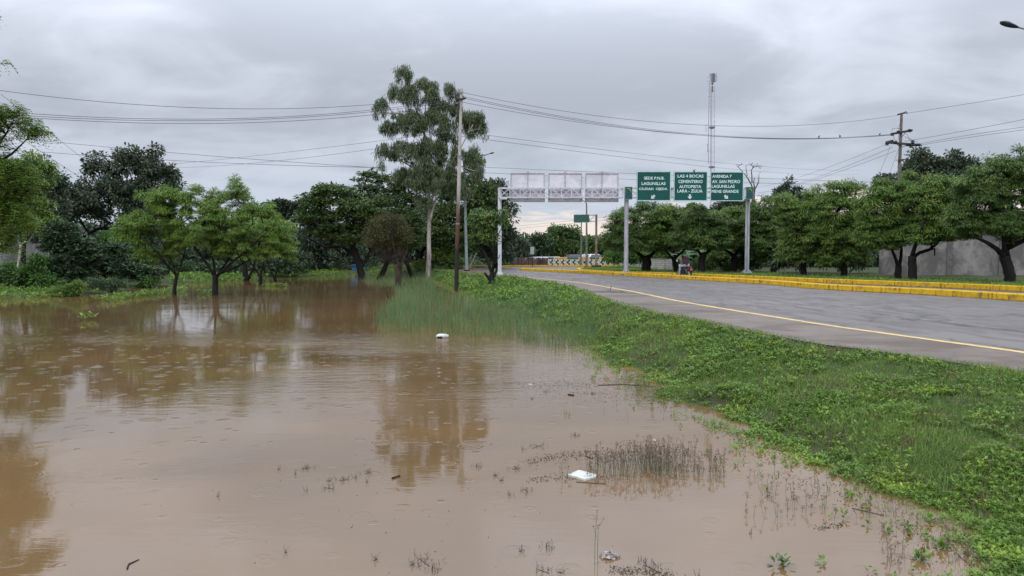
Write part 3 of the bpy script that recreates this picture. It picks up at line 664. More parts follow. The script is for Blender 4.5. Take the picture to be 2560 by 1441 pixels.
tree('rain_tree', 'spreading tree with forked black trunk and long bough reaching left over the far bank', 70, (905, 702), RB,
     [(790, 500, 46, 18), (830, 480, 50, 20), (870, 545, 60, 24), (800, 545, 60, 22), (860, 580, 60, 26), (920, 540, 55, 26), (760, 560, 30, 14), (900, 600, 60, 22), (840, 515, 80, 18), (930, 580, 40, 24), (800, 585, 40, 14)],
     330, 60, .34, .15, .55, 'flat', L_RAIN, B_DARK, z=0, seed=15, rtip=.018, attach=.7)
tree('rain_tree', 'leaning black trunk rising right of the forked trunk, crown merged above', 72, (948, 700), [([(948, 698), (960, 675), (968, 655), (980, 630)], .32, .2), ([(975, 640), (1000, 600), (1010, 560)], .14, .06), ([(972, 645), (960, 600), (950, 560)], .14, .06)],
     [(960, 560, 60, 30), (1010, 560, 50, 40), (990, 600, 60, 28), (940, 520, 50, 28)], 160, 56, .36, .15, .55, 'flat', L_RAIN, B_DARK, z=0, seed=16, rtip=.018)
tree('rain_tree', 'tall rounded rain tree crown behind the spreading tree, left of the gum tree', 92, (1010, 690), [([(1015, 680), (1010, 640), (1000, 580)], .5, .35), ([(1002, 590), (950, 530), (930, 480)], .25, .1), ([(1002, 590), (1030, 520), (1040, 460)], .25, .1)],
     [(935, 450, 42, 24), (985, 470, 50, 32), (910, 490, 50, 28), (1030, 480, 50, 40), (960, 520, 80, 35), (880, 500, 40, 20), (1050, 540, 50, 45), (1000, 600, 80, 40), (860, 475, 18, 12)],
     300, 56, .42, .19, .7, 'flat', L_RAIN, B_DARK, seed=17, rtip=.02)
tree('broadleaf_tree', 'dark tree with short thick trunk directly left of the white gum trunk', 80, (1050, 690), [([(1050, 685), (1048, 660), (1050, 630)], .42, .34), ([(1050, 635), (1020, 600), (1000, 580)], .2, .08), ([(1050, 635), (1090, 590), (1110, 560)], .2, .08)],
     [(1040, 600, 50, 36), (1090, 590, 50, 40), (1130, 610, 44, 36), (1010, 620, 30, 20)], 170, 55, .36, .15, .55, 'flat', L_RAIN, B_DARK, seed=18)
tree('rain_tree', 'dark trunk standing between the round bush tree and the short thick trunk', 76, (1028, 692), [([(1028, 690), (1020, 665), (1010, 640)], .25, .18), ([(1012, 645), (1000, 600)], .12, .05)],
     [(1000, 600, 40, 30), (1030, 590, 36, 30)], 60, 50, .36, .15, .5, 'flat', L_RAIN, B_DARK, seed=19)
tree('olive_tree', 'round olive brown tree with dead twiggy skirt standing in reeds left of the gum tree', 52, (996, 722), [([(996, 716), (995, 690), (993, 660)], .26, .2), ([(993, 670), (1008, 650), (1015, 620)], .1, .03), ([(994, 670), (975, 640), (960, 610)], .1, .03), ([(993, 665), (985, 610), (980, 570)], .08, .03), ([(999, 700), (1003, 670), (1008, 640)], .1, .05)],
     [(968, 585, 58, 50), (950, 600, 42, 36), (995, 590, 36, 42), (970, 560, 40, 26)], 260, 52, .16, .035, .26, 'broad', L_OLIVE, B_BROWN, z=0, seed=20, rtip=.008)
shrub('leafy_shrub', 'mesh of dry brown twigs hanging under the round olive brown tree', 52.2, [(985, 640, 36, 24), (960, 625, 30, 20)], 70, 50, .17, .018, .26, 'broad', plain('twig_brown', (.075, .055, .042), .9), 30, cat='twigs', flo=.0)
# the gum tree
tree('gum_tree', 'tallest tree in the photo, pale trunked gum with hanging grey green foliage', 69, (1072, 702),
     [([(1071, 690), (1072, 640), (1073, 570), (1074, 520), (1068, 440, .3), (1060, 340, .9), (1030, 250, .9), (1012, 190, .3)], .31, .02), ([(1074, 530, 0), (1086, 470, .5), (1100, 400, 1.2), (1120, 320, 1.6), (1132, 250, 1.2)], .13, .02),
      ([(1070, 470), (1020, 400), (985, 350), (955, 290)], .06, .015), ([(1069, 440), (1000, 400), (960, 395)], .08, .03), ([(1086, 475), (1150, 380), (1185, 320)], .09, .03), ([(1100, 400), (1160, 420), (1185, 430)], .07, .03),
      ([(1062, 360), (1060, 280), (1060, 230)], .08, .03), ([(1073, 560), (1088, 510), (1095, 470)], .12, .06)],
     [(1008, 192, 22, 26), (985, 235, 18, 18), (1020, 245, 36, 30), (1062, 235, 38, 34), (1100, 275, 28, 24), (1130, 235, 24, 24), (952, 272, 22, 24), (935, 285, 10, 12), (970, 320, 22, 22), (1020, 310, 46, 36), (1085, 315, 46, 38), (1140, 285, 22, 28),
      (1185, 305, 28, 24), (1205, 335, 16, 30), (1165, 330, 22, 18), (960, 385, 22, 24), (1005, 385, 36, 36), (1065, 390, 46, 46), (1115, 360, 30, 40), (1185, 400, 22, 30), (1190, 440, 20, 22), (950, 415, 12, 14), (1045, 450, 44, 40), (1100, 450, 50, 46), (1150, 470, 30, 40), (1160, 305, 30, 26), (1152, 400, 28, 30), (1205, 300, 14, 18), (1000, 440, 24, 20), (1060, 510, 26, 24)],
     640, 86, .36, .050, .47, 'hang', L_EUC, B_WHITE, z=0, seed=31, rtip=.014, attach=.45)
tree('dark_tree', 'dark leafy tree behind the leaning power pole and right of the gum tree', 82, (1150, 685), [([(1150, 680), (1148, 620), (1150, 540)], .4, .3), ([(1150, 550), (1180, 500), (1190, 440)], .2, .08), ([(1150, 550), (1110, 480), (1110, 430)], .2, .08)],
     [(1185, 420, 26, 34), (1170, 480, 46, 50), (1115, 480, 40, 50), (1120, 560, 60, 50), (1190, 560, 55, 50), (1225, 500, 36, 34), (1130, 620, 60, 40)], 280, 60, .36, .18, .6, 'broad', L_RAIN, B_DARK, seed=32, rtip=.02)
tree('dark_tree', 'broad dark tree behind the white left post of the sign gantry', 86, (1240, 685), [([(1240, 680), (1240, 640), (1238, 590)], .4, .3), ([(1238, 600), (1260, 550), (1270, 510)], .2, .08), ([(1238, 600), (1210, 540), (1200, 500)], .2, .08)],
     [(1235, 480, 36, 30), (1262, 530, 30, 36), (1210, 540, 50, 50), (1240, 590, 50, 40), (1275, 590, 18, 24), (1190, 610, 46, 40), (1240, 640, 46, 26)], 250, 56, .38, .18, .6, 'broad', L_DARK, B_DARK, seed=33, rtip=.02)
tree('broadleaf_tree', 'small black trunked tree with broken stub on the grass slope before the gantry post', 47.5, (1228, 712),
     [([(1228, 708), (1229, 695), (1230, 680)], .22, .15), ([(1230, 684), (1222, 662), (1214, 640), (1203, 620), (1198, 600)], .13, .05), ([(1231, 684), (1235, 655), (1236, 620), (1240, 590)], .10, .04), ([(1229, 704), (1219, 692), (1211, 682)], .13, .06), ([(1232, 694), (1240, 680), (1243, 668)], .11, .06),
      ([(1216, 656), (1200, 650), (1186, 645)], .05, .02), ([(1237, 652), (1247, 645), (1250, 637)], .04, .02), ([(1200, 612), (1210, 580), (1216, 560)], .04, .015), ([(1236, 620), (1244, 612), (1258, 606)], .03, .015)],
     [(1205, 560, 34, 34), (1235, 570, 26, 34), (1220, 600, 34, 22), (1190, 600, 18, 18), (1255, 545, 16, 20)], 90, 30, .26, .09, .4, 'tuft', L_NEEMD, B_DARK, seed=34, rtip=.012, attach=.9)
shrub('leafy_shrub', 'green bushes below the spreading trees, left of the pavement end', 79, [(1090, 665, 26, 22), (1125, 655, 30, 28), (1060, 672, 26, 14), (1100, 640, 26, 20)], 110, 45, .34, .14, .45, 'broad', L_NEEM, 35)
shrub('leafy_shrub', 'bright weeds behind the yellow kerb at the foot of the brown fence', 96, [(1160, 660, 14, 7), (1190, 662, 14, 6), (1225, 660, 14, 7), (1265, 663, 14, 6)], 44, 30, .30, .10, .3, 'broad', L_LIGHT, 36)

# ------------------------------------------------------------------ far centre
tree('broadleaf_tree', 'round dark green tree above the far patterned wall', 122, (1405, 655), [([(1405, 650), (1405, 630), (1405, 610)], .4, .3), ([(1405, 615), (1385, 595)], .15, .08), ([(1405, 615), (1425, 590)], .15, .08)],
     [(1398, 595, 30, 24), (1425, 600, 30, 28), (1380, 615, 28, 22), (1410, 620, 50, 24), (1445, 620, 22, 20)], 200, 50, .55, .26, .8, 'broad', L_RAIN, B_DARK, seed=41, rtip=.03)
tree('broadleaf_tree', 'thin pale leaved tree beside the small white roadside board', 118, (1345, 655), [([(1345, 650), (1343, 630), (1342, 612)], .25, .15), ([(1342, 615), (1325, 602), (1318, 598)], .1, .04), ([(1342, 615), (1355, 600)], .1, .04)],
     [(1325, 603, 16, 8), (1345, 600, 16, 12), (1360, 612, 16, 14), (1345, 625, 22, 14)], 70, 40, .5, .22, .7, 'broad', L_SHRUB, B_BROWN, seed=42, rtip=.03)
tree('dark_tree', 'low dark tree over the left end of the brown fence', 112, (1290, 655), [([(1290, 650), (1290, 630), (1288, 615)], .3, .2), ([(1288, 618), (1275, 600)], .12, .06), ([(1288, 618), (1305, 605)], .12, .06)],
     [(1275, 605, 22, 18), (1300, 615, 22, 18), (1285, 630, 34, 16), (1315, 632, 16, 12)], 110, 46, .5, .24, .7, 'broad', L_DARK, B_DARK, seed=43, rtip=.03)
tree('dark_tree', 'small tree between the bare lamp poles and the green gantry post', 108, (1485, 655), [([(1485, 650), (1484, 630), (1482, 620)], .25, .15), ([(1482, 625), (1475, 610)], .1, .05), ([(1482, 625), (1492, 612)], .1, .05)],
     [(1480, 612, 20, 14), (1495, 622, 24, 18), (1470, 628, 20, 12), (1510, 630, 20, 16)], 90, 44, .5, .24, .7, 'broad', L_NEEMD, B_DARK, seed=44, rtip=.03)

# ------------------------------------------------------------------ roadside neem row on the right verge
GR = 'clipped neem trees along the right verge'
ROW = [
 ('round neem with the thickest trunk, behind the middle gantry post and left of the rider', 61, (1617, 679), [([(1616, 672), (1617, 655), (1616, 640)], .42, .34), ([(1614, 650), (1595, 632), (1575, 615)], .2, .08), ([(1618, 648), (1640, 628), (1660, 610)], .2, .08)],
   [(1570, 560, 48, 36), (1620, 540, 50, 34), (1560, 600, 55, 30), (1640, 590, 50, 36), (1600, 610, 80, 22), (1530, 585, 28, 28), (1560, 532, 22, 18), (1600, 515, 14, 14), (1640, 520, 16, 12)], L_NEEMD, 170),
 ('neem with light green top directly left of the rider, curved trunk', 60, (1692, 682), [([(1690, 676), (1689, 660), (1683, 645)], .24, .18), ([(1684, 648), (1665, 630), (1655, 610)], .12, .06), ([(1685, 648), (1705, 628), (1715, 610)], .12, .06)],
   [(1650, 565, 50, 34), (1700, 560, 44, 34), (1680, 600, 66, 28), (1635, 600, 40, 26), (1660, 530, 26, 18), (1690, 520, 10, 12)], L_NEEM, 150),
 ('neem whose trunk rises just right of the rider', 57, (1756, 683), [([(1755, 676), (1754, 655), (1758, 635)], .30, .26), ([(1757, 640), (1735, 620), (1720, 600)], .14, .06), ([(1758, 640), (1785, 618), (1800, 600)], .16, .06)],
   [(1740, 560, 44, 34), (1785, 570, 40, 36), (1760, 600, 66, 26), (1720, 600, 36, 24), (1745, 528, 20, 16)], L_NEEMD, 150),
 ('neem directly left of the right gantry post', 59, (1836, 686), [([(1835, 678), (1836, 655), (1834, 636)], .28, .22), ([(1834, 640), (1810, 620), (1795, 600)], .13, .06), ([(1835, 640), (1858, 615), (1870, 595)], .13, .06)],
   [(1800, 560, 40, 34), (1845, 560, 44, 36), (1825, 600, 66, 30), (1870, 590, 36, 36), (1830, 535, 30, 16)], L_NEEM, 160),
 ('dense neem just right of the right gantry post, trunk lost in shade', 57, (1935, 690), [([(1935, 682), (1932, 660), (1925, 640)], .24, .18), ([(1925, 645), (1900, 620), (1890, 600)], .12, .06), ([(1926, 645), (1950, 618), (1960, 590)], .12, .06)],
   [(1900, 560, 44, 40), (1945, 545, 44, 40), (1920, 600, 66, 36), (1960, 590, 44, 44), (1900, 530, 26, 20), (1925, 508, 30, 20), (1890, 512, 10, 14), (1955, 500, 12, 16), (1940, 640, 50, 30), (1900, 630, 26, 34)], L_NEEMD, 190),
 ('neem with tall pointed shoots, middle of the deep shade stretch of hedge', 49, (2010, 693), [([(2010, 686), (2008, 660), (2012, 640)], .24, .18), ([(2012, 645), (1990, 615), (1985, 590)], .12, .06), ([(2012, 645), (2035, 615), (2045, 590)], .12, .06)],
   [(1985, 540, 46, 44), (2040, 530, 48, 46), (2010, 590, 66, 44), (2030, 486, 20, 20), (2060, 600, 44, 44), (1965, 510, 26, 20), (2080, 500, 24, 20), (2020, 640, 50, 34), (1975, 640, 34, 30)], L_NEEM, 210),
 ('neem filling the hedge left of where the grey wall begins', 47, (2110, 695), [([(2110, 688), (2110, 665), (2105, 640)], .24, .18), ([(2105, 645), (2085, 610), (2080, 580)], .12, .06), ([(2106, 645), (2130, 610), (2145, 585)], .12, .06)],
   [(2085, 530, 48, 46), (2140, 540, 44, 44), (2110, 590, 60, 46), (2095, 480, 30, 18), (2130, 478, 30, 18), (2115, 462, 10, 14), (2075, 470, 9, 14), (2155, 466, 9, 12), (2060, 590, 40, 46), (2150, 600, 34, 40), (2090, 645, 50, 34), (2140, 640, 34, 34)], L_NEEM, 210),
 ('neem with paired slanting stems before the left part of the grey wall', 43.5, (2245, 699), [([(2245, 690), (2246, 675), (2246, 665)], .22, .18), ([(2246, 668), (2234, 645), (2222, 625), (2210, 612)], .11, .05), ([(2248, 668), (2256, 645), (2262, 625), (2260, 600)], .12, .06)],
   [(2200, 520, 56, 52), (2255, 500, 52, 44), (2230, 570, 70, 46), (2180, 580, 44, 40), (2290, 560, 40, 46), (2215, 465, 26, 18), (2270, 450, 16, 24), (2200, 610, 50, 20)], L_NEEM, 250),
 ('neem with a straight trunk and a low bough reaching right, centre of the grey wall', 42, (2281, 700), [([(2281, 692), (2281, 670), (2280, 640)], .26, .22), ([(2281, 645), (2300, 632), (2325, 625), (2345, 610), (2360, 595)], .12, .06), ([(2280, 645), (2280, 600), (2285, 560)], .14, .06), ([(2325, 625), (2340, 622), (2343, 640)], .05, .03)],
   [(2320, 510, 52, 50), (2370, 520, 52, 50), (2330, 570, 70, 40), (2390, 570, 40, 36), (2335, 460, 30, 20), (2290, 590, 40, 24), (2390, 470, 40, 26)], L_NEEM, 250),
 ('rightmost neem, leaning dark trunk forking over the grey wall', 37.5, (2527, 708), [([(2526, 700), (2521, 670), (2512, 640)], .27, .25), ([(2512, 645), (2490, 625), (2468, 612), (2440, 600), (2410, 590)], .15, .06), ([(2514, 640), (2525, 600), (2530, 550)], .2, .08), ([(2513, 640), (2505, 600), (2490, 560)], .14, .06), ([(2520, 620), (2570, 590), (2610, 570)], .14, .06)],
   [(2440, 500, 66, 62), (2510, 450, 56, 50), (2560, 480, 70, 80), (2480, 560, 80, 40), (2400, 555, 50, 40), (2620, 540, 70, 70), (2490, 405, 26, 22), (2545, 400, 20, 28), (2600, 420, 40, 36), (2440, 440, 30, 20), (2560, 580, 60, 36)], L_NEEMD, 380),
]
for i, (lab, Y, base, limbs, blobs, lf, ncl) in enumerate(ROW):
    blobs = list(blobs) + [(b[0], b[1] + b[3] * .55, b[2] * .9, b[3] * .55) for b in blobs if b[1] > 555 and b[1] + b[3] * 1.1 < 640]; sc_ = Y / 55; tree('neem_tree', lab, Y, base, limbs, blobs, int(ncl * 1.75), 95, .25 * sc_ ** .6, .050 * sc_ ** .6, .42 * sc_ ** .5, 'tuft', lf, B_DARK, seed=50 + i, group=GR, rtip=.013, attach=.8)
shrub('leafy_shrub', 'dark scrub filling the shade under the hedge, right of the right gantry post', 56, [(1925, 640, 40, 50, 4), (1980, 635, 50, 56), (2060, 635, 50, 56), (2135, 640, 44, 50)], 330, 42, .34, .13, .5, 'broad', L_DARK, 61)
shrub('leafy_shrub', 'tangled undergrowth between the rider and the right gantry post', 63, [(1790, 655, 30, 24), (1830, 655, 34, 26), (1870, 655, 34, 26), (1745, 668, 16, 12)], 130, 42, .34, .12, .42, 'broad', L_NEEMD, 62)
shrub('leafy_shrub', 'bright broad leaved bush right behind the trunk beside the rider', 70, [(1780, 630, 22, 18), (1800, 640, 18, 16), (1775, 650, 18, 12)], 60, 34, .50, .22, .4, 'broad', L_LIGHT, 63)
shrub('leafy_shrub', 'low bush row growing over the white block wall', 76, [(1560, 645, 26, 10), (1600, 646, 24, 10), (1530, 643, 18, 8), (1650, 640, 18, 18), (1670, 658, 18, 14)], 110, 38, .40, .14, .4, 'broad', L_LIGHT, 64)
def banana(px, py, Y, h, seed, label):
    rng = random.Random(seed); x, y, z0 = A(px, py, Y); zb = gh(x, Y); root = empty('banana_plant', (x, Y, zb), label, 'plant', 0, 'banana plants behind the verge')
    MB().tube([(0, 0, -.1), (.03, 0, h * .35), (0, .03, h * .55)], [.10, .08, .05], 8).build('stem', plain('banana_stem', (.12, .16, .06), .6), root)
    m = MB()
    for k in range(9):
        a = rng.uniform(0, 2 * math.pi); L = h * rng.uniform(.55, .8); el = rng.uniform(.5, 1.2); wd = .20 * h / 2; P = []
        for i in range(9):
            t_ = i / 8; r = L * t_ * math.cos(el * (1 - .5 * t_)); zc = h * .5 + L * (math.sin(el) * t_ - .75 * t_ * t_ * (1.2 - el * .5)); P.append(Vector((r * math.cos(a), r * math.sin(a), zc)))
        sd = Vector((-math.sin(a), math.cos(a), 0)); vs = []; fs = []
        for i, p in enumerate(P):
            w_ = wd * math.sin(math.pi * min(1, .08 + .92 * i / 8)) ** .6; vs += [p - sd * w_ - Vector((0, 0, w_ * .35)), p, p + sd * w_ - Vector((0, 0, w_ * .35))]
        for i in range(8): fs += [(3 * i, 3 * i + 1, 3 * i + 4, 3 * i + 3), (3 * i + 1, 3 * i + 2, 3 * i + 5, 3 * i + 4)]
        m.add(vs, fs)
    m.build('leaf', L_BANANA, root, smooth=True)
banana(1708, 668, 66, 2.3, 1, 'banana plant just left of the rider head'); banana(1738, 668, 69, 2.6, 2, 'tallest banana plant, behind the rider with wide leaves under the pale roof'); banana(1722, 668, 73, 2.2, 3, 'banana plant furthest back behind the rider'); banana(1768, 668, 72, 2.2, 4, 'banana plant right of the trunk beside the rider')
# background trees behind the right row
tree('broadleaf_tree', 'dark narrow topped tree standing above the hedge, right of the dead tree', 74, (1970, 640), [([(1970, 630), (1972, 560), (1970, 500)], .2, .12), ([(1970, 510), (1972, 480), (1972, 455)], .08, .03), ([(1970, 520), (1990, 490)], .06, .03), ([(1970, 520), (1950, 490)], .06, .03)],
     [(1972, 455, 8, 10), (1968, 470, 14, 10), (1955, 485, 18, 12), (1990, 485, 18, 12), (1970, 500, 24, 14), (1942, 482, 8, 8), (1975, 540, 40, 30)], 110, 44, .32, .15, .36, 'broad', L_DARK, B_BROWN, seed=71)
tree('dark_tree', 'low black crown between the narrow topped tree and the pointed neem shoots', 70, (2012, 640), [([(2010, 630), (2010, 560), (2010, 510)], .2, .12)], [(2008, 500, 16, 18), (2000, 520, 22, 18), (2030, 520, 16, 16)], 50, 44, .32, .15, .4, 'broad', L_DARK, B_BROWN, seed=72)
tree('broadleaf_tree', 'blue green tree behind the crossarm power pole', 68, (2340, 640), [([(2335, 630), (2335, 560), (2330, 480)], .35, .22), ([(2330, 490), (2305, 440), (2300, 410)], .15, .05), ([(2330, 490), (2370, 440), (2395, 410)], .15, .05)],
     [(2300, 400, 22, 24), (2320, 420, 36, 30), (2280, 430, 34, 24), (2385, 402, 24, 20), (2375, 430, 46, 28), (2420, 425, 26, 20), (2340, 460, 80, 30), (2250, 440, 16, 14), (2435, 412, 14, 10)], 230, 56, .30, .14, .5, 'broad', L_DARK, B_DARK, seed=73, rtip=.015)
tree('broadleaf_tree', 'small dark crown left of the crossarm power pole above the hedge', 66, (2212, 640), [([(2212, 630), (2212, 520), (2212, 470)], .15, .08)], [(2212, 455, 24, 12), (2225, 470, 20, 10), (2200, 470, 14, 8)], 44, 44, .28, .13, .38, 'broad', L_DARK, B_BROWN, seed=74)
tree('dark_tree', 'dark crown showing below the right hand green sign', 72, (1828, 640), [([(1828, 630), (1828, 570), (1828, 530)], .25, .15)], [(1825, 520, 24, 22), (1845, 530, 24, 20), (1800, 530, 20, 18), (1860, 520, 12, 12)], 80, 48, .34, .15, .45, 'broad', L_DARK, B_DARK, seed=75)
tree('dark_tree', 'dark crown behind the hedge below the middle green sign', 84, (1720, 640), [([(1720, 630), (1720, 580), (1720, 545)], .25, .15)], [(1735, 530, 26, 18), (1700, 545, 30, 16), (1760, 545, 26, 18), (1670, 560, 30, 18)], 90, 46, .38, .17, .5, 'broad', L_NEEMD, B_DARK, seed=76)
# dead tree
tree('dead_tree', 'bare leafless tree with twisting grey limbs beside the right gantry emblem', 66, (1882, 640), [([(1878, 560), (1883, 500), (1884, 480), (1886, 470)], .20, .12), ([(1884, 482), (1880, 462), (1872, 445), (1862, 430), (1850, 415), (1846, 408)], .08, .015), ([(1880, 458), (1880, 440), (1879, 425), (1886, 418), (1902, 414), (1906, 416)], .06, .012), ([(1868, 440), (1866, 425), (1866, 415), (1872, 410)], .04, .01),
     ([(1885, 476), (1892, 465), (1896, 452), (1896, 437)], .07, .02), ([(1886, 470), (1884, 455), (1886, 445)], .06, .03), ([(1894, 460), (1900, 457)], .03, .01), ([(1893, 520), (1905, 500), (1918, 498), (1930, 490), (1940, 482)], .09, .02), ([(1903, 503), (1902, 490), (1908, 486)], .04, .01)],
     [(1852, 412, 10, 8), (1890, 415, 20, 10), (1873, 412, 6, 6), (1900, 430, 8, 8), (1900, 495, 14, 10)], 46, 0, 0, 0, .3, 'broad', None, B_GREY, seed=77, rtip=.008, attach=.6)
# far-off wood closing the horizon
def farwood():
    rng = np.random.RandomState(8); V = []; Fc = []; nb = 0
    for (x0, x1, y0, y1, hh, n) in ((-170, -4, 108, 150, 6.5, 900), (-120, -10, 96, 112, 4.5, 500), (-4, 42, 135, 175, 4.5, 330), (40, 170, 85, 150, 6.5, 800), (16, 60, 82, 96, 3.6, 420), (-110, -52, 60, 100, 6, 300), (48, 110, 45, 85, 5, 260)):
        x = rng.uniform(x0, x1, n); y = rng.uniform(y0, y1, n); top = hh * (.55 + .6 * vnoise(x, y, .11, 9)); z = .9 + top * rng.rand(n) ** .55
        v, f = leaves(rng, np.c_[x, y, z], 1.5, 48, .85, .42, 'broad'); V.append(v); Fc.append(f + nb); nb += len(v)
    tag(np_mesh('far_wood', np.concatenate(V), np.concatenate(Fc), L_FAR), kind='stuff', label='far off band of dark trees closing the horizon', cat='wood')
farwood()
# ------------------------------------------------------------------ grass and weeds
def blades(x, y, z, H, w, rng, lean=.5, name='', mat=None):
    n = len(x); a = rng.uniform(0, 2 * np.pi, n); b = rng.uniform(0, 2 * np.pi, n); l = np.abs(rng.normal(0, lean, n))
    d = np.c_[np.cos(a) * l, np.sin(a) * l, np.ones(n)]; d = unit(d); s = np.c_[np.cos(b), np.sin(b), 0 * b] * (w / 2)[:, None]
    p = np.c_[x, y, z]; Hh = H[:, None]; mid = p + d * Hh * .55; tip = p + d * Hh + np.c_[np.cos(a) * l, np.sin(a) * l, -.35 * l] * Hh * .4
    V = np.stack([p - s, p + s, mid + s * .8, mid - s * .8, tip], 1).reshape(-1, 3); k = np.arange(n) * 5
    q = np.stack([k, k + 1, k + 2, k + 3], 1); tr = np.stack([k + 3, k + 2, k + 4, k + 4], 1)
    return V, np.concatenate([q, tr])
def mesh_qt(name, V, Fq, mat, parent=None):
    """faces with a doubled last corner are triangles"""
    me = bpy.data.meshes.new(name); tri = Fq[:, 2] == Fq[:, 3]; Q = Fq[~tri]; T = Fq[tri][:, :3]
    loops = np.concatenate([Q.ravel(), T.ravel()]); st = np.concatenate([np.arange(len(Q)) * 4, len(Q) * 4 + np.arange(len(T)) * 3])
    me.vertices.add(len(V)); me.vertices.foreach_set('co', V.astype(np.float32).ravel()); me.loops.add(len(loops)); me.loops.foreach_set('vertex_index', loops.astype(np.int32))
    me.polygons.add(len(st)); me.polygons.foreach_set('loop_start', st.astype(np.int32)); me.update(calc_edges=True); me.materials.append(mat)
    o = bpy.data.objects.new(name, me); C.objects.link(o)
    if parent is not None: o.parent = parent
    return o
rng = np.random.RandomState(3)
sh = SHORE[(SHORE[:, 1] > 3.5) & (SHORE[:, 0] > -9.0) & (np.arange(len(SHORE)) > 60)]
yv = np.arange(3.5, 76, .25)
so = sh[np.argsort(sh[:, 1])]; xw_ = np.interp(yv, so[:, 1], so[:, 0]); eo = EDGE[EDGE[:, 1] < 78]; eo = eo[np.argsort(eo[:, 1])]; xe_ = np.interp(yv, eo[:, 1], eo[:, 0])
def bank(n, y0, y1, over=.0, under=.0):
    under = under + .9 * min(1, y0 / 5)
    y = rng.uniform(y0, y1, n); a = np.interp(y, yv, xw_) - under; b = np.interp(y, yv, xe_) + over
    wd = np.maximum(b - a, .1); k = rng.rand(n) < wd / 6.5; y = y[k]; a = a[k]; b = b[k]; x = a + (b - a) * rng.rand(len(y)); v = (np.abs(x) < .73 * y + .6); return x[v], y[v]
VV = []; FF = []; nb = 0
for (y0, y1, dens, h0, w0) in ((3.6, 6.5, 3600, .085, .0055), (6.5, 9, 3000, .085, .0062), (9, 13, 2000, .09, .0080), (13, 19, 1200, .10, .011), (19, 30, 600, .11, .017), (30, 48, 210, .12, .024), (48, 76, 95, .14, .036)):
    x, y = bank(int(dens * 6.5 * (y1 - y0)), y0, y1, .14 + .004 * y0, .10); z = ground_h(x, y); k = z > -.04 - .15 * rng.rand(len(z)) ** 1.6; x, y, z = x[k], y[k], z[k]
    cl = vnoise(x, y, 1.1, 11); k = (rng.rand(len(x)) < (.5 + .8 * cl)) & ((vnoise(x, y, 3.1, 51) > .17) | (rng.rand(len(x)) < .4)); x, y, z, cl = x[k], y[k], z[k], cl[k]
    over = np.interp(y, yv, xe_) < x; z = np.where(over, ROADZ - .02, z); z = np.maximum(z, -.05)
    H = h0 * (.45 + .9 * rng.rand(len(x))) * (.6 + .8 * vnoise(x, y, .7, 12)); V, Fq = blades(x, y, z - .01, H, np.full(len(x), w0) * (.7 + .6 * rng.rand(len(x))), rng, .75)
    VV.append(V); FF.append(Fq + nb); nb += len(V)
# grass of the far bank, the verge and the island
def scatter_poly(pts_px, z, n):
    P = np.array([W(px, py, z) for px, py in pts_px]); lo, hi = P.min(0), P.max(0); q = rng.uniform(lo, hi, (n * 3, 2)); q = q[inside(q, P)][:n]; return q[:, 0], q[:, 1]
for px_poly, z0, n, h0, w0 in (([(700, 689), (930, 684), (940, 672), (760, 672), (640, 680)], .2, 9000, .22, .05), ([(0, 735), (200, 732), (120, 690), (0, 700)], .1, 7000, .28, .04),
        ([(930, 684), (1110, 680), (1110, 668), (940, 668)], .3, 7000, .25, .05)):
    x, y = scatter_poly(px_poly, z0, n); z = np.maximum(ground_h(x, y), -.1); H = h0 * (.5 + rng.rand(len(x))); V, Fq = blades(x, y, z, H, np.full(len(x), w0), rng, .6); VV.append(V); FF.append(Fq + nb); nb += len(V)
for y0, y1, n in ((24, 40, 16000), (40, 70, 16000), (70, 92, 6000)):
    fk = FARK[np.argsort(FARK[:, 1])]; y = rng.uniform(y0, y1, n); y = y[(y > 24)]; x = np.interp(y, fk[:, 1], fk[:, 0]) + .4 + rng.rand(len(y)) ** 1.5 * 9
    z = ground_h(x, y); k = vnoise(x, y, .5, 31) > .28; x, y, z = x[k], y[k], z[k]; V, Fq = blades(x, y, z, .12 * (.5 + rng.rand(len(x))), np.full(len(x), .022 + .0004 * y0), rng, .6); VV.append(V); FF.append(Fq + nb); nb += len(V)
tag(mesh_qt('grass', np.concatenate(VV), np.concatenate(FF), L_GRASS), 'short green grass covering the bank and the verges', 'grass', kind='stuff')
# broad leaved weeds among the grass, spilling into the water
def weeds(x, y, z, size, nl, up=.5):
    n = len(x); N = n * nl; a = rng.uniform(0, 2 * np.pi, N); el = rng.uniform(.1, 1.1, N) * up * 1.6; c = np.repeat(np.c_[x, y, z], nl, 0); s_ = np.repeat(size, nl)
    d = np.c_[np.cos(a) * np.cos(el), np.sin(a) * np.cos(el), np.sin(el)]; p = c + np.c_[0 * a, 0 * a, rng.rand(N) * s_ * 1.3] + d * (s_ * .25)[:, None]; L = (s_ * (.6 + .6 * rng.rand(N)))[:, None]
    sd = unit(np.cross(d, [0, 0, 1.0])) * L * .23; q1 = p + d * L * .35; q2 = p + d * L * .7; tip = p + d * L - [0, 0, .12] * L
    V = np.stack([p, q1 - sd, q2 - sd * .85, tip, q2 + sd * .85, q1 + sd], 1).reshape(-1, 3); k = np.arange(N) * 6
    return V, np.concatenate([np.stack([k, k + 1, k + 2, k + 3], 1), np.stack([k, k + 3, k + 4, k + 5], 1)])
VV = []; FF = []; nb = 0
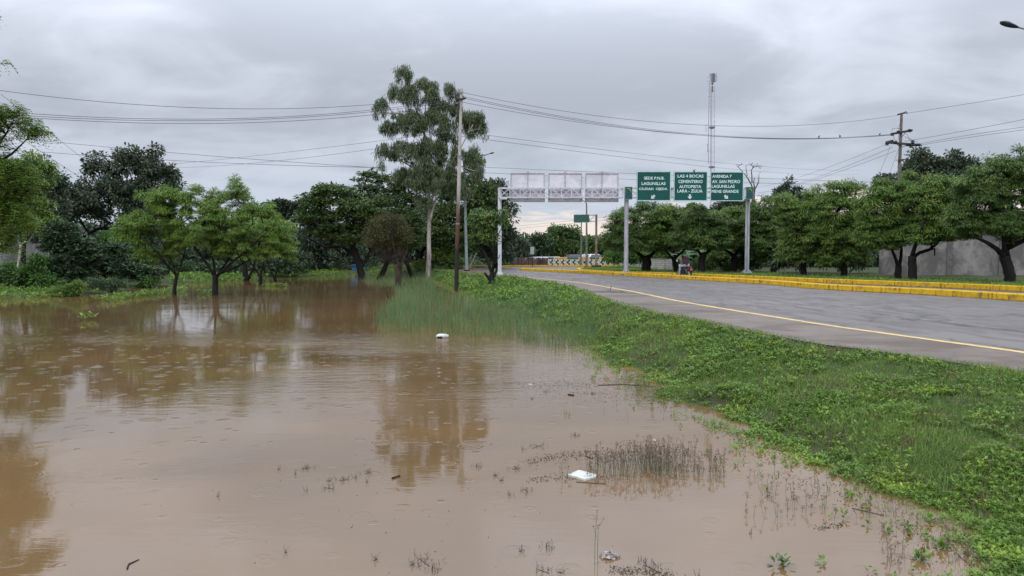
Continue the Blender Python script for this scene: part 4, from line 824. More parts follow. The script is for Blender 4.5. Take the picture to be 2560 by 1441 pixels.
for (y0, y1, dens, s0) in ((3.6, 7, 440, .034), (7, 11, 400, .038), (11, 17, 230, .047), (17, 26, 100, .065), (26, 45, 30, .11), (45, 74, 12, .15)):
    x, y = bank(int(dens * 6.5 * (y1 - y0)), y0, y1, -.15, .0); k = ground_h(x, y) > -.03; x, y = x[k], y[k]
    k = (vnoise(x, y, .9, 21) * .6 + vnoise(x, y, 2.3, 22) * .4) > .26 + .36 * rng.rand(len(x)); k &= (vnoise(x, y, 3.1, 51) > .2); x, y = x[k], y[k]; z = np.maximum(ground_h(x, y), -.02)
    V, Fq = weeds(x, y, z, s0 * (.7 + .6 * rng.rand(len(x))), 15); VV.append(V); FF.append(Fq + nb); nb += len(V)
# drowned fringe: sparser weeds standing in the shallow water
y = 3.6 + 16 * rng.rand(3200) ** 1.1; dist = rng.exponential(.26, 3200) - .15; x = np.interp(y, yv, xw_) - dist; k = (vnoise(x, y, 1.6, 23) > .42) & (x < .73 * y + .5); x, y = x[k], y[k]
V, Fq = weeds(x, y, np.full(len(x), -.02), .042 * (.7 + .6 * rng.rand(len(x))), 8, .6); VV.append(V); FF.append(Fq + nb); nb += len(V)
for px_poly, z0, n, s_ in (([(620, 690), (930, 686), (1100, 686), (1110, 670), (940, 668), (700, 675)], .25, 900, .20), ([(420, 705), (640, 697), (640, 682), (430, 685)], .2, 700, .20), ([(-10, 745), (160, 738), (330, 716), (200, 690), (0, 690)], .15, 1500, .17)):
    x, y = scatter_poly(px_poly, z0, n); V, Fq = weeds(x, y, np.maximum(ground_h(x, y), -.02), s_ * (.6 + .7 * rng.rand(len(x))), 12, .6); VV.append(V); FF.append(Fq + nb); nb += len(V)
# floating rafts by the left shore
for px_poly, n in (([(240, 752), (300, 742), (420, 728), (430, 735), (330, 748), (280, 757)], 240), ([(420, 726), (470, 725), (468, 733), (430, 732)], 50), ([(495, 733), (540, 730), (545, 738), (500, 740)], 50), ([(190, 797), (240, 795), (240, 804), (195, 803)], 6), ([(640, 712), (720, 712), (720, 718), (640, 720)], 40)):
    x, y = scatter_poly(px_poly, 0, n); V, Fq = weeds(x, y, np.zeros(len(x)), .16 * (.6 + .6 * rng.rand(len(x))), 8, .4); VV.append(V); FF.append(Fq + nb); nb += len(V)
tag(np_mesh('weeds', np.concatenate(VV), np.concatenate(FF), L_WEED), 'bright broad leaved weeds in the bank grass and along the waterline', 'weeds', kind='stuff')
# reeds
VV = []; FF = []; nb = 0
RD = [([(932, 800), (960, 826), (1150, 845), (1330, 852), (1400, 845), (1420, 810), (1300, 790), (1150, 775), (1000, 765)], 5200, .72, .014),
      ([(960, 775), (1000, 745), (1100, 735), (1250, 765), (1380, 775), (1400, 800), (1150, 785)], 3200, .62, .018), ([(1300, 858), (1330, 835), (1480, 830), (1500, 850), (1470, 868), (1380, 872)], 1600, .45, .008),
      ([(940, 715), (1120, 705), (1110, 690), (1000, 688), (900, 700)], 2600, .65, .02), ([(1000, 745), (1090, 740), (1080, 700), (985, 720)], 2600, .6, .016), ([(1400, 845), (1440, 790), (1480, 800), (1500, 850), (1480, 860)], 900, .36, .011)]
for poly_, n, h0, w0 in RD:
    x, y = scatter_poly(poly_, 0, n); k = (vnoise(x, y, .8, 41) * .7 + vnoise(x, y, 2.4, 42) * .3 + .25 * rng.rand(len(x))) > .47; x, y = x[k], y[k]; z = np.maximum(ground_h(x, y), -.15)
    H = h0 * (.25 + .95 * rng.rand(len(x)) ** 1.3) * (.55 + .8 * vnoise(x, y, .9, 43)); V, Fq = blades(x, y, z, H + .08, np.full(len(x), w0), rng, .22); VV.append(V); FF.append(Fq + nb); nb += len(V)
tag(mesh_qt('reeds', np.concatenate(VV), np.concatenate(FF), L_REED), 'tall thin reeds standing in the water off the bank', 'reeds', kind='stuff')
# sedge with starry brown tops
def star(m, p, r, k, rg, w=.0025):
    for i in range(k):
        a = rg.uniform(0, 6.28); e = rg.uniform(-.3, .9); d = Vector((math.cos(a) * math.cos(e), math.sin(a) * math.cos(e), math.sin(e))); s = d.cross(Vector((0, 0, 1))).normalized() * w
        q = p + d * r * rg.uniform(.6, 1.1); mdd = p + d * r * .5; m.add([p, mdd - s, q, mdd + s], [(0, 1, 2, 3)])
rg = random.Random(12); st_ = MB(); tp = MB()
def sedge(px0, px1, py0, py1, n, h0, h1):
    for _ in range(n):
        px = rg.uniform(px0, px1); py = rg.uniform(py0, py1); x, y = W(px, py, 0); h = rg.uniform(h0, h1); lx, ly = rg.gauss(0, .2), rg.gauss(0, .2)
        a = Vector((x, y, -.05)); b = Vector((x + lx * h, y + ly * h, h)); w_ = .0019
        s = Vector((w_, rg.uniform(-.002, .002), 0)); st_.add([a - s, a + s, b + s * .6, b - s * .6], [(0, 1, 2, 3)])
        for q in range(rg.choice((1, 1, 2))): star(tp, b - Vector((0, 0, q * .02)), rg.uniform(.022, .046), 8, rg, .0032)
sedge(1470, 1560, 1150, 1205, 70, .10, .22); sedge(1550, 1680, 1140, 1200, 140, .12, .24); sedge(1600, 1740, 1125, 1180, 80, .10, .20); sedge(1640, 1760, 1150, 1195, 60, .04, .12)
sedge(1770, 1810, 1140, 1200, 40, .03, .14); sedge(1560, 1700, 955, 985, 60, .04, .10); sedge(1860, 2260, 1180, 1300, 90, .04, .14); sedge(1400, 1480, 1150, 1200, 14, .05, .14); sedge(2200, 2440, 1320, 1430, 46, .03, .12); sedge(1500, 1800, 985, 1050, 26, .03, .10)
k0 = len(st_.v); st_.add(tp.v, tp.f, 1)
tag(st_.build('sedge', [L_SEDGE, L_SEDGET]), 'reddish brown sedge with starry tops standing in the water beside the white foam board', 'sedge', kind='stuff')
# dead leaves and bits of litter in the grass
x, y = bank(2600, 4, 26, -.1, -.9); k = ground_h(x, y) > .01; x, y = x[k], y[k]; n = len(x); V, Fq = weeds(x, y, ground_h(x, y) + .035, .030 + .012 * rng.rand(n) + .0012 * y, 2, .2)
tag(np_mesh('dead_leaves', V, Fq, leafmat('dead_leaf', (.24, .17, .09), (.12, .08, .05), .1, .7, (.35, .30, .22), .5, 2.0)), 'dead brown leaves scattered in the bank grass', 'leaves', kind='stuff')
# dark flecks of drifting litter
m = MB(); fl = plain('wet_litter', (.045, .036, .030), .8, col2=(.025, .02, .018))
def flecks(px0, py0, px1, py1, sp_, n, sz=.012):
    for _ in range(n):
        t_ = rg.random(); px = px0 + (px1 - px0) * t_ + rg.gauss(0, sp_ * 2.2); py = py0 + (py1 - py0) * t_ + rg.gauss(0, sp_); x, y = W(px, py, 0); a = rg.uniform(0, 3.14); l = rg.uniform(.3, 2.2) * sz; w_ = rg.uniform(.15, .5) * sz
        m.box((x, y, .002 + rg.random() * .003), (l, w_, .003), a)
flecks(1300, 962, 1560, 960, 6, 330); flecks(1400, 975, 1640, 1000, 12, 260); flecks(1320, 1155, 1480, 1130, 6, 300, .010); flecks(1480, 1150, 1640, 1125, 10, 420, .010); flecks(1600, 1120, 1800, 1140, 8, 260, .010)
flecks(1330, 1198, 1520, 1195, 5, 200, .009); flecks(1850, 1140, 2000, 1160, 8, 70, .010); flecks(1960, 1200, 2200, 1260, 16, 200, .009); flecks(2040, 1322, 2110, 1312, 4, 90, .008); flecks(1530, 1425, 1680, 1438, 6, 260, .007); flecks(1560, 940, 1640, 990, 8, 180)
flecks(2200, 1270, 2420, 1400, 20, 200, .008); flecks(900, 1060, 1300, 1250, 60, 40, .006); flecks(300, 930, 1200, 1300, 90, 60, .007)
tag(m.build('floating_litter', fl), 'dark flecks of plant litter drifting on the muddy water', 'litter', kind='stuff')
# individual sprigs
def sprig_proto(seed, n, r):
    rr = random.Random(seed); mm = MB()
    for _ in range(n):
        p = Vector((rr.gauss(0, r), rr.gauss(0, r), rr.uniform(0, .01))); q = p + Vector((rr.gauss(0, .012), rr.gauss(0, .012), rr.uniform(.012, .045))); mm.tube([p, (p + q) / 2 + Vector((.003, 0, 0)), q], [.0018, .0016, .001], 4, cap=False)
        for _k in range(3):
            a = rr.uniform(0, 6.28); d = Vector((math.cos(a), math.sin(a), rr.uniform(-.2, .5))) * rr.uniform(.01, .024); s = Vector((-math.sin(a), math.cos(a), 0)) * .0022; mm.add([q, q + d * .5 - s, q + d, q + d * .5 + s], [(0, 1, 2, 3)])
    mm.tube([(-r * 1.6, 0, .003), (r * 1.4, r * .5, .004)], .0025, 4)
    return mm
PR = [sprig_proto(1, 6, .015), sprig_proto(2, 12, .035), sprig_proto(3, 3, .008), sprig_proto(4, 18, .06)]
SPM = plain('sprig_wet', (.05, .038, .028), .7, col2=(.03, .03, .018)); PO = [None] * 4
SP = [(766, 1172, 1), (738, 1186, 2), (697, 1174, 2), (823, 1203, 0), (860, 1200, 1), (888, 1195, 0), (920, 1182, 1), (917, 1206, 2), (820, 1222, 1), (766, 1228, 2), (545, 1241, 2), (714, 1382, 2), (938, 1400, 0), (1030, 1412, 0), (1064, 1405, 3), (1085, 1425, 1), (1290, 1172, 1), (1254, 1202, 0), (1238, 1190, 0), (1275, 1238, 0), (1314, 1228, 1), (1194, 1168, 1),
      (1304, 1378, 0), (1370, 1370, 1), (1360, 1428, 1), (1402, 1432, 0), (1345, 1118, 3), (1308, 1125, 0), (1440, 1090, 1), (1415, 1035, 2), (1365, 980, 1), (1330, 998, 0), (1907, 1128, 0), (1950, 1125, 1), (1921, 1242, 1), (1988, 1248, 0), (1974, 1190, 2), (1876, 1335, 2), (1745, 1441, 2), (1480, 948, 0), (1482, 985, 1), (300, 970, 2), (1610, 1408, 1), (1628, 1425, 3), (2273, 1325, 1), (2360, 1360, 3), (2398, 1395, 3), (1835, 1100, 2), (1632, 1172, 0)]
REGION = lambda px, py: ('left of the brown reflection' if px < 940 else 'below the brown reflection' if px < 1210 else 'left of the sedge patch' if px < 1460 and py < 1300 else 'in the bank shallows' if px > 1850 else 'near the twin stems' if py > 1300 else 'above the sedge patch')
SZ = ['small dark weed sprig', 'tangled dark weed tuft', 'thin weed tip', 'wide brown weed mat']
GS = {}
for px, py, k in SP:
    x, y = W(px, py, 0)
    if PO[k] is None: o = PR[k].build('water_weed', SPM); PO[k] = o
    else: o = PO[k].copy(); C.objects.link(o)
    o.location = (x, y, -.002); o.rotation_euler = (0, 0, rg.uniform(0, 6.28)); GS.setdefault((k, REGION(px, py)), []).append((px, o))
ORD = ['leftmost', 'second from the left', 'third from the left', 'fourth from the left', 'fifth from the left', 'sixth from the left', 'seventh from the left', 'eighth from the left']
for (k, reg), L_ in GS.items():
    L_.sort(key=lambda e: e[0])
    for i, (px, o) in enumerate(L_): tag(o, (SZ[k] if len(L_) == 1 else ORD[i] + ' ' + SZ[k]) + ' ' + reg, 'water weed', 'drowned weed sprigs on the flood water')
# twin tall stems
x, y = W(1487, 1412, 0); r_ = empty('sedge_stem', (x, y, 0), 'two tall thin sedge stems with starry heads near the bottom edge', 'sedge'); mm = MB(); tt = MB()
for a, b in (((0, 0, -.05), A(1491, 1300, y)), ((.025, 0, -.05), A(1496, 1316, y))):
    b = Vector(b) - Vector((x, y, 0)); a = Vector(a); mm.tube([a, (a + b) / 2 + Vector((-.006, 0, 0)), b], [.0022, .0020, .0014], 5); star(tt, b, .035, 8, rg, .003)
tt.build('seed_head', L_SEDGET, r_)
for px, py in ((1493, 1280), (1510, 1298), (1484, 1318)):
    tt = MB(); q = Vector(A(px, py, y)) - Vector((x, y, 0)); star(tt, q, .028, 6, rg, .003); tt.build('seed_head', L_SEDGET, r_); mm.tube([q, (.01, 0, q.z - .08)], .0012, 4, cap=False)
mm.build('stem', L_SEDGE, r_)
# green emergent plants
def wplant(px, py, label, n, s, mat=None):
    x, y = W(px, py, 0); r_ = empty('water_plant', (x, y, 0), label, 'water plant', 0, 'leafy plants standing in the water'); V, Fq = weeds(np.zeros(n) + rng.normal(0, s * .5, n), rng.normal(0, s * .6, n), np.full(n, -.01), np.full(n, s), 7, .8); np_mesh('leaf', V, Fq, mat or L_WEED, r_)
wplant(1955, 1415, 'pale leafy plant in the water right of the bottom centre', 5, .055, L_REED); wplant(1640, 940, 'leafy plant in the water off the bank tip', 3, .07); wplant(1485, 948, 'lone leafy plant above the scum patch', 2, .06); wplant(1415, 1035, 'tiny leafy plant left of centre in the open shallows', 1, .05); wplant(2350, 1370, 'leafy cluster by the bottom right grass edge', 8, .045); wplant(2300, 1400, 'leafy cluster in the bottom right corner water', 8, .045); wplant(2120, 1240, 'leafy cluster in the shallows below the grass bank', 6, .04)
# sticks
def stick(pts, r, label, z=.004):
    P = [Vector((*W(px, py, 0), z)) for px, py in pts]; o = Vector(P[0]); mm = MB(); mm.tube([p - o for p in P], [r, r * .9] if len(P) == 2 else [r] * (len(P) - 1) + [r * .5], 6); q = mm.build('stick', B_DARK, loc=o); tag(q, label, 'stick')
stick([(1495, 964), (1560, 962), (1640, 968)], .007, 'long reddish stick floating above the sedge patch'); stick([(1440, 1206), (1514, 1211)], .003, 'thin straight stick floating under the foam board'); stick([(318, 1424), (322, 1412), (348, 1400)], .006, 'forked twig in the lower left water')
stick([(980, 1198), (1000, 1192)], .009, 'short black snag at the end of the brown reflection', .01); stick([(1420, 988), (1434, 990)], .012, 'black lump of wood drifting above the sedge patch', .01); stick([(2130, 1272), (2210, 1290)], .003, 'branched stick in the shallows under the grass bank'); stick([(1465, 1142), (1482, 1148)], .006, 'short dark stick at the left edge of the sedge patch')
# foam board
x, y = W(1457, 1190, 0); FOAM = plain('foam', (.60, .59, .55), .6, var=.12, scale=9, bump=.01)
m = MB(); P = [W(1420, 1186, .02), W(1448, 1175, .02), W(1491, 1187, .02), W(1489, 1192, .02), W(1462, 1198, .02)]; P = [(a - x, b - y) for a, b in P]
m.add([(a, b, -.012) for a, b in P] + [(a, b, .022) for a, b in P], [(4, 3, 2, 1, 0), (5, 6, 7, 8, 9)] + [(i, (i + 1) % 5, 5 + (i + 1) % 5, 5 + i) for i in range(5)]); tag(m.build('foam_board', FOAM, loc=(x, y, 0), bevel=.004), 'broken white foam board floating left of the sedge patch', 'foam board')
x, y = W(1636, 1104, 0); m = MB(); m.ball((0, 0, .012), (.014, .012, .016), 7, 5); m.ball((.012, 0, .006), (.013, .012, .009), 6, 4); tag(m.build('foam_scrap', FOAM, loc=(x, y, 0)), 'tiny white scrap above the sedge patch', 'litter')
x, y = W(1326, 962, 0); m = MB(); m.box((0, 0, .005), (.075, .03, .008), .2); tag(m.build('foam_scrap', FOAM, loc=(x, y, 0), bevel=.004), 'thin white sliver at the left end of the scum patch', 'litter')
# crumpled bag
x, y = W(1524, 1392, 0); rr = np.random.RandomState(6); m = MB(); m.ball((0, 0, .005), (.075, .055, .03), 18, 12); v = np.array(m.v); v += rr.normal(0, .007, v.shape); m.v = [tuple(q) for q in v]; tag(m.build('plastic_bag', plain('bag_plastic', (.36, .32, .29), .35, col2=(.16, .13, .11), scale=30), loc=(x, y, 0)), 'crumpled dirty plastic bag half sunk near the bottom edge', 'plastic bag')
# cut bottle
Yb = W(1108, 845, 0)[1]; x = W(1108, 845, 0)[0]; r_ = empty('plastic_bottle', (x, Yb, 0), 'white plastic bottle with cut open side floating in front of the reeds', 'bottle', .12)
WP = plain('white_plastic', (.62, .63, .61), .35, var=.08); m = MB(); seg = 14; prof = [(-.20, .015), (-.17, .05), (-.12, .068), (-.02, .072), (.0, .066), (.06, .066), (.10, .064), (.11, .05)]
vs = []; fs = []
for i, (xx, r) in enumerate(prof):
    for k in range(seg):
        a = 2 * math.pi * k / seg; vs.append((xx, r * math.cos(a), .045 + r * math.sin(a)))
for i in range(len(prof) - 1):
    for k in range(seg):
        k2 = (k + 1) % seg
        if i in (1, 2) and 7 <= k <= 10: continue
        fs.append((i * seg + k, i * seg + k2, (i + 1) * seg + k2, (i + 1) * seg + k))
m.add(vs, fs); m.build('bottle_body', WP, r_, smooth=True); MB().tube([(.112, 0, .045), (.15, 0, .045)], [.046, .038], 14).build('cap', WP, r_, smooth=True)
m = MB(); [m.tube([(xx, 0, .045), (xx + .003, 0, .045)], .0675, 14, cap=False) for xx in (.03, .05, .062, .085)]; m.build('label_print', plain('print_grey', (.2, .22, .25), .5), r_)
MB().ball((-.09, -.01, .04), (.075, .05, .045), 10, 7).build('painted_inside_shadow', plain('inner_shade_dark', (.03, .022, .022), .8), r_)  # dark ball added inside the cut bottle to stand in for its shadow
# litter on the grass
x, y = W(1316, 703, .45); m = MB(); m.ball((0, 0, .04), (.14, .09, .05), 9, 6); v = np.array(m.v) + rr.normal(0, .012, (len(m.v), 3)); m.v = [tuple(q) for q in v]; tag(m.build('plastic_bag', WP, loc=(x, y, gh(x, y))), 'white plastic scrap lying on the grass slope by the road', 'plastic bag')
# grass mound by the pavement and rubble pile by blue shed
# ------------------------------------------------------------------ built things
GALV = plain('galvanised', (.46, .46, .49), .45, .35, var=.3, scale=2.0, st=(3, 3, .4))
WPAINT = plain('white_paint', (.62, .61, .64), .5, var=.16, scale=1.5, st=(2, 2, .5))
GREY = plain('grey_metal', (.30, .31, .33), .5, .3); DKM = plain('dark_metal', (.035, .032, .032), .6); BASEM = plain('black_base', (.02, .018, .018), .7)
SGREEN = plain('sign_green', (.002, .082, .066), .4, var=.18, scale=.8); SWHITE = plain('sign_white', (.66, .82, .82), .4, var=.1); SBACK = plain('sign_back', (.70, .68, .72), .55, .1, var=.14, scale=1.2)
SFRAME = plain('sign_rim', (.34, .42, .42), .5, .3)
GY_ = 55.0
def gx(px): return M(px - 1280, GY_)
def gz_(py): return A(1280, py, GY_)[2]
G = empty('overhead_sign_gantry', (gx(1565), GY_, ROADZ), 'white steel gantry spanning both roadways with three green direction signs and three sign backs', 'road sign'); GO = Vector(G.location)
def loc(px, py, dy=0.0): return Vector((gx(px), GY_ + dy, gz_(py))) - GO
# posts
for px, pb, r, mt, bm in ((1249.5, 690, .14, WPAINT, 0), (1565, 684, .165, GALV, 0), (1867, 683.5, .155, GALV, 1)):
    pt_ = loc(px, 470 if px < 1300 else 472); pb_ = loc(px, pb); p = MB()
    if bm:
        for s in (-.085, .085): p.tube([pb_ + Vector((s, 0, 0)), pt_ + Vector((s, 0, 0))], .085, 14)
    else: p.tube([pb_, pt_], r, 18)
    post = p.build('post', mt, G, smooth=False); b = MB(); b.box(pb_ + Vector((0, 0, .01)), (.75, .75, .05)); b.box(pb_ + Vector((0, 0, .04)), (.52, .52, .04))
    for a in range(4):
        d = Vector((math.cos(a * math.pi / 2 + .785), math.sin(a * math.pi / 2 + .785), 0)); b.bar(pb_ + d * .12 + Vector((0, 0, .28)), pb_ + d * .34 + Vector((0, 0, .06)), .025, .09)
        b.tube([pb_ + d * .40 + Vector((0, 0, .02)), pb_ + d * .40 + Vector((0, 0, .12))], .02, 6)
    b.build('base_plate', mt, post, bevel=.006)
    if px != 1565: MB().box(pb_ + Vector((.12, 0, -.09)), (1.2, 1.0, .20)).build('footing', BASEM, post, bevel=.02)
# truss: two faces of chords and diagonals
for (xa, xb, nm_) in ((1249, 1556, 'truss'), (1574, 1860, 'truss')):
    m = MB(); d2 = .55; zt = 471; zb = 494.5
    for dy in (-d2 / 2, d2 / 2):
        m.bar(loc(xa, zt, dy), loc(xb, zt, dy), .075); m.bar(loc(xa, zb, dy), loc(xb, zb, dy), .075)
        nbay = int(round((xb - xa) / 26)); w_ = (xb - xa) / nbay
        for i in range(nbay + 1): m.bar(loc(xa + i * w_, zt, dy), loc(xa + i * w_, zb, dy), .05)
        for i in range(nbay):
            a, b = (zt, zb) if (i + (dy > 0)) % 2 else (zb, zt); m.bar(loc(xa + i * w_, a, dy), loc(xa + (i + 1) * w_, b, dy), .048)
    for i in range(nbay + 1):
        for z in (zt, zb): m.bar(loc(xa + i * w_, z, -d2 / 2), loc(xa + i * w_, z, d2 / 2), .045)
        if i < nbay: m.bar(loc(xa + i * w_, zt, -d2 / 2), loc(xa + (i + 1) * w_, zt, d2 / 2), .04); m.bar(loc(xa + i * w_, zb, -d2 / 2), loc(xa + (i + 1) * w_, zb, d2 / 2), .04)
    m.build(nm_, plain('truss_paint', (.66, .65, .70), .5, var=.2), G)
m = MB(); m.box(loc(1549 - 290, 497, -.3), (.5, .2, .16)); m.build('bracket', WPAINT, G)
# sign backs (face away on the left roadway)
for (x0, x1, y0, y1) in ((1275.5, 1362.5, 430.6, 504.8), (1370.3, 1455.8, 431, 504.8), (1463, 1547, 431, 504.8)):
    c0 = loc(x0, y1, .42); c1 = loc(x1, y0, .42); ctr = (c0 + c1) / 2; w_ = c1.x - c0.x; h_ = c1.z - c0.z
    p = MB().box(ctr, (w_, .03, h_)).build('sign_panel', SBACK, G, bevel=.006); p['label'] = 'unpainted back of a sign'
    f = MB()
    for s in (-1, 1): f.box(ctr + Vector((s * (w_ / 2 - .05), -.045, 0)), (.07, .05, h_ - .02)); f.box(ctr + Vector((0, -.045, s * (h_ / 2 - .05))), (w_ - .18, .05, .07))
    f.box(ctr + Vector((0, -.05, .05)), (.07, .05, h_ - .3)); f.box(ctr + Vector((0, -.06, -.32)), (w_ - .2, .04, .05)); f.box(ctr + Vector((0, -.06, h_ / 2 + .02)), (.24, .05, .14))
    f.build('stiffener', plain('back_frame', (.48, .46, .49), .55, .2), p)
# green signs with text
def text_mesh(s, size, bold=.012, name='lettering'):
    cu = bpy.data.curves.new('t', 'FONT'); cu.body = s; cu.size = size; cu.align_x = 'LEFT'; cu.offset = bold; cu.extrude = .004; cu.resolution_u = 3
    o = bpy.data.objects.new('t', cu); C.objects.link(o); dg = bpy.context.evaluated_depsgraph_get(); dg.update(); me = bpy.data.meshes.new_from_object(o.evaluated_get(dg)); bpy.data.objects.remove(o); bpy.data.curves.remove(cu); return me
def put_text(lines, parent, mat, front):
    """lines: (text, px0, px1, py_top, py_bottom); the string is fitted into that box on the sign plane"""
    for s, x0, x1, y0, y1 in lines:
        V = []; Fs = []
        me = text_mesh(s, 1.0, .024); co = np.array([tuple(v.co) for v in me.vertices]); lo = co.min(0); hi = co.max(0); a = loc(x0, y1, front); b = loc(x1, y0, front)
        X = a.x + (co[:, 0] - lo[0]) / (hi[0] - lo[0]) * (b.x - a.x); Z = a.z + (co[:, 1] - lo[1]) / (hi[1] - lo[1]) * (b.z - a.z); k = len(V)
        V += [(x, front - (c_ > 0) * .006, z) for x, c_, z in zip(X, co[:, 2], Z)]; Fs += [tuple(i + k for i in p.vertices) for p in me.polygons]; bpy.data.meshes.remove(me)
        mb = MB(); mb.add(V, Fs); mb.build('lettering', mat, parent)
def arrow(ctr, r, ang, y):
    shp = [(0, -1.0), (-.85, -.05), (-.38, -.05), (-.38, .72), (.38, .72), (.38, -.05), (.85, -.05)]; c_, s_ = math.cos(ang), math.sin(ang)
    return [(ctr.x + r * (a * c_ - b * s_), ctr.z + r * (a * s_ + b * c_)) for a, b in shp]
z3 = lambda x: 1200 + x / 4.504
z4 = lambda x: 1640 + x / 4.502
Y3 = lambda y: 400 + y / 4.504
SIGNS = [((1587.4, 1671.8, 430.4, 504.0), [('SEDE P.N.B.', z3(1826), z3(2052), Y3(197), Y3(230)), ('LAGUNILLAS', z3(1800), z3(2066), Y3(257), Y3(291)), ('CIUDAD  OJEDA', z3(1773), z3(2087), Y3(320), Y3(355))], (z3(1930), Y3(420)), math.radians(-45), 'green sign reading SEDE P.N.B. with arrow down left'),
         ((1678.9, 1762.3, 430.8, 504.2), [('LAS 4 BOCAS', z4(217), z4(505), Y3(173), Y3(208)), ('CEMENTERIO', z4(226), z4(495), Y3(234), Y3(269)), ('AUTOPISTA', z4(235), z4(481), Y3(292), Y3(325)), ('LARA - ZULIA', z4(216), z4(496), Y3(340), Y3(375))], (z4(356), Y3(418)), 0.0, 'green sign reading LAS 4 BOCAS with arrow straight down'),
         ((1768.8, 1851.3, 431.6, 504.6), [('AVENIDA 7', z4(601), z4(816), Y3(177), Y3(211)), ('AV. SAN PEDRO', z4(600), z4(912), Y3(234), Y3(270)), ('LAGUNILLAS', z4(597), z4(851), Y3(288), Y3(323)), ('MENE GRANDE', z4(596), z4(896), Y3(344), Y3(378))], (z4(757), Y3(422)), math.radians(45), 'green sign reading AVENIDA 7 with arrow down right')]
FR = -.45
for (x0, x1, y0, y1), lines, ac, ang, lb in SIGNS:
    c0 = loc(x0, y1, FR); c1 = loc(x1, y0, FR); ctr = (c0 + c1) / 2; w_ = c1.x - c0.x; h_ = c1.z - c0.z
    p = MB().box(ctr + Vector((0, .02, 0)), (w_, .04, h_)).build('sign_panel', SGREEN, G, bevel=.008); p['label'] = lb
    b = MB(); t_ = .042
    for s in (-1, 1): b.box(ctr + Vector((s * (w_ / 2 - t_ / 2 - .012), -.004, 0)), (t_, .008, h_ - .03)); b.box(ctr + Vector((0, -.004, s * (h_ / 2 - t_ / 2 - .012))), (w_ - .03 - 2 * t_, .008, t_))
    b.build('sign_border', SWHITE, p); put_text(lines, p, SWHITE, FR - .004)
    MB().prism(arrow(loc(ac[0], ac[1]), .21, ang, 0), FR - .010, FR - .002).build('arrow', plain('arrow_white', (.72, .74, .76), .45), p)
    f = MB(); [f.box(ctr + Vector((s * w_ * .3, .08, 0)), (.06, .08, h_ - .1)) for s in (-1, 1)]; f.box(ctr + Vector((0, .09, 0)), (w_ * .62, .05, .06)); f.build('stiffener', GREY, p)
CG = plain('emblem_green', (.025, .10, .065), .45, var=.3, scale=2); CB_ = plain('emblem_blue', (.015, .085, .105), .45); CY = plain('emblem_lime', (.26, .38, .17), .5)
for (x0, x1, y0, y1) in ((1558.5, 1577.3, 468.6, 500.2), (1857.8, 1876, 469, 499.8)):
    c0 = loc(x0, y1, -.36); c1 = loc(x1, y0, -.36); ctr = (c0 + c1) / 2; w_ = c1.x - c0.x; h_ = c1.z - c0.z
    p = MB().box(ctr, (w_, .12, h_)).build('emblem_panel', CG, G, bevel=.01); f = MB()
    for s in (-1, 1): f.box(ctr + Vector((s * (w_ / 2 - .012), -.064, 0)), (.024, .008, h_)); f.box(ctr + Vector((0, -.064, s * (h_ / 2 - .012))), (w_ - .05, .008, .024))
    f.build('emblem_border', SFRAME, p); MB().box(ctr + Vector((0, -.062, -h_ * .17)), (w_ * .84, .006, h_ * .30)).build('emblem_band', CB_, p)
    MB().box(ctr + Vector((0, -.062, -h_ * .36)), (w_ * .84, .006, h_ * .03)).build('emblem_stripe', CG, p)
    pts = []; cx2 = ctr.x - w_ * .02; cz2 = ctr.z + h_ * .10; n_ = 14
    for k in range(n_ + 1): a = math.radians(125 - 145 * k / n_); pts.append((cx2 + w_ * .34 * math.cos(a), cz2 + w_ * .50 * math.sin(a)))
    for k in range(n_, -1, -1): a = math.radians(125 - 145 * k / n_); th = .16 * math.sin(math.pi * k / n_) ** .7 + .01; pts.append((cx2 + w_ * (.34 - th * .55) * math.cos(a), cz2 + w_ * (.50 - th) * math.sin(a)))
    V = [(a, ctr.y - .068, b) for a, b in pts]; n2_ = n_ + 1; mb = MB(); mb.add(V, [(k, k + 1, 2 * n2_ - 2 - k, 2 * n2_ - 1 - k) for k in range(n_)]); mb.build('emblem_crescent', CY, p)

# ------------------------------------------------------------------ leaning power pole by the bank
Yp = 47.0; pb_ = Vector(A(1140, 728, Yp)); pt_ = Vector(A(1153.5, 222, Yp)); O_ = Vector((pb_.x, Yp, pb_.z))
up = empty('power_pole', O_, 'tall leaning steel power pole, rusty below and pale above, at the water edge', 'power pole'); dv = pt_ - pb_; L_ = dv.length
def rust():
    t = NT('pole_rust'); co = t.coord('Object'); s_ = t.n('ShaderNodeSeparateXYZ'); t.L(co, s_.inputs[0]); nz = t.noise(t.coord('Object', (4, 4, .6)), 2.0, 5, .65); zz_ = t.math('ADD', s_.outputs[2], t.math('MULTIPLY', t.math('SUBTRACT', nz, .5), 3.0))
    c = t.mix(t.ramp(zz_, 2.6, 3.4), (.030, .022, .020), (.12, .056, .040)); c = t.mix(t.ramp(zz_, 4.6, 6.8), c, (.47, .43, .40)); c = t.mix(t.math('MULTIPLY', t.ramp(nz, .55, .72), t.ramp(zz_, 3.5, 5)), c, (.16, .07, .045))
    return t.done(t.pbsdf(c, .7, .1, .3, None, t.bump(nz, .4, .02)))
RUST = rust(); m = MB(); m.tube([Vector((0, 0, -.5)), dv * .33, dv * .34, dv * .66, dv * .67, dv], [.135, .135, .115, .115, .092, .082], 14); m.build('pole', RUST, up)
m = MB()
for f_ in (.66, .67, .335): m.tube([dv * f_ - Vector((0, 0, .05)), dv * f_ + Vector((0, 0, .05))], .14, 14)
m.build('collar', GREY, up)
ins = plain('insulator', (.03, .024, .022), .35)
def at_pole(py): t_ = (728 - py) / (728 - 222); return dv * t_
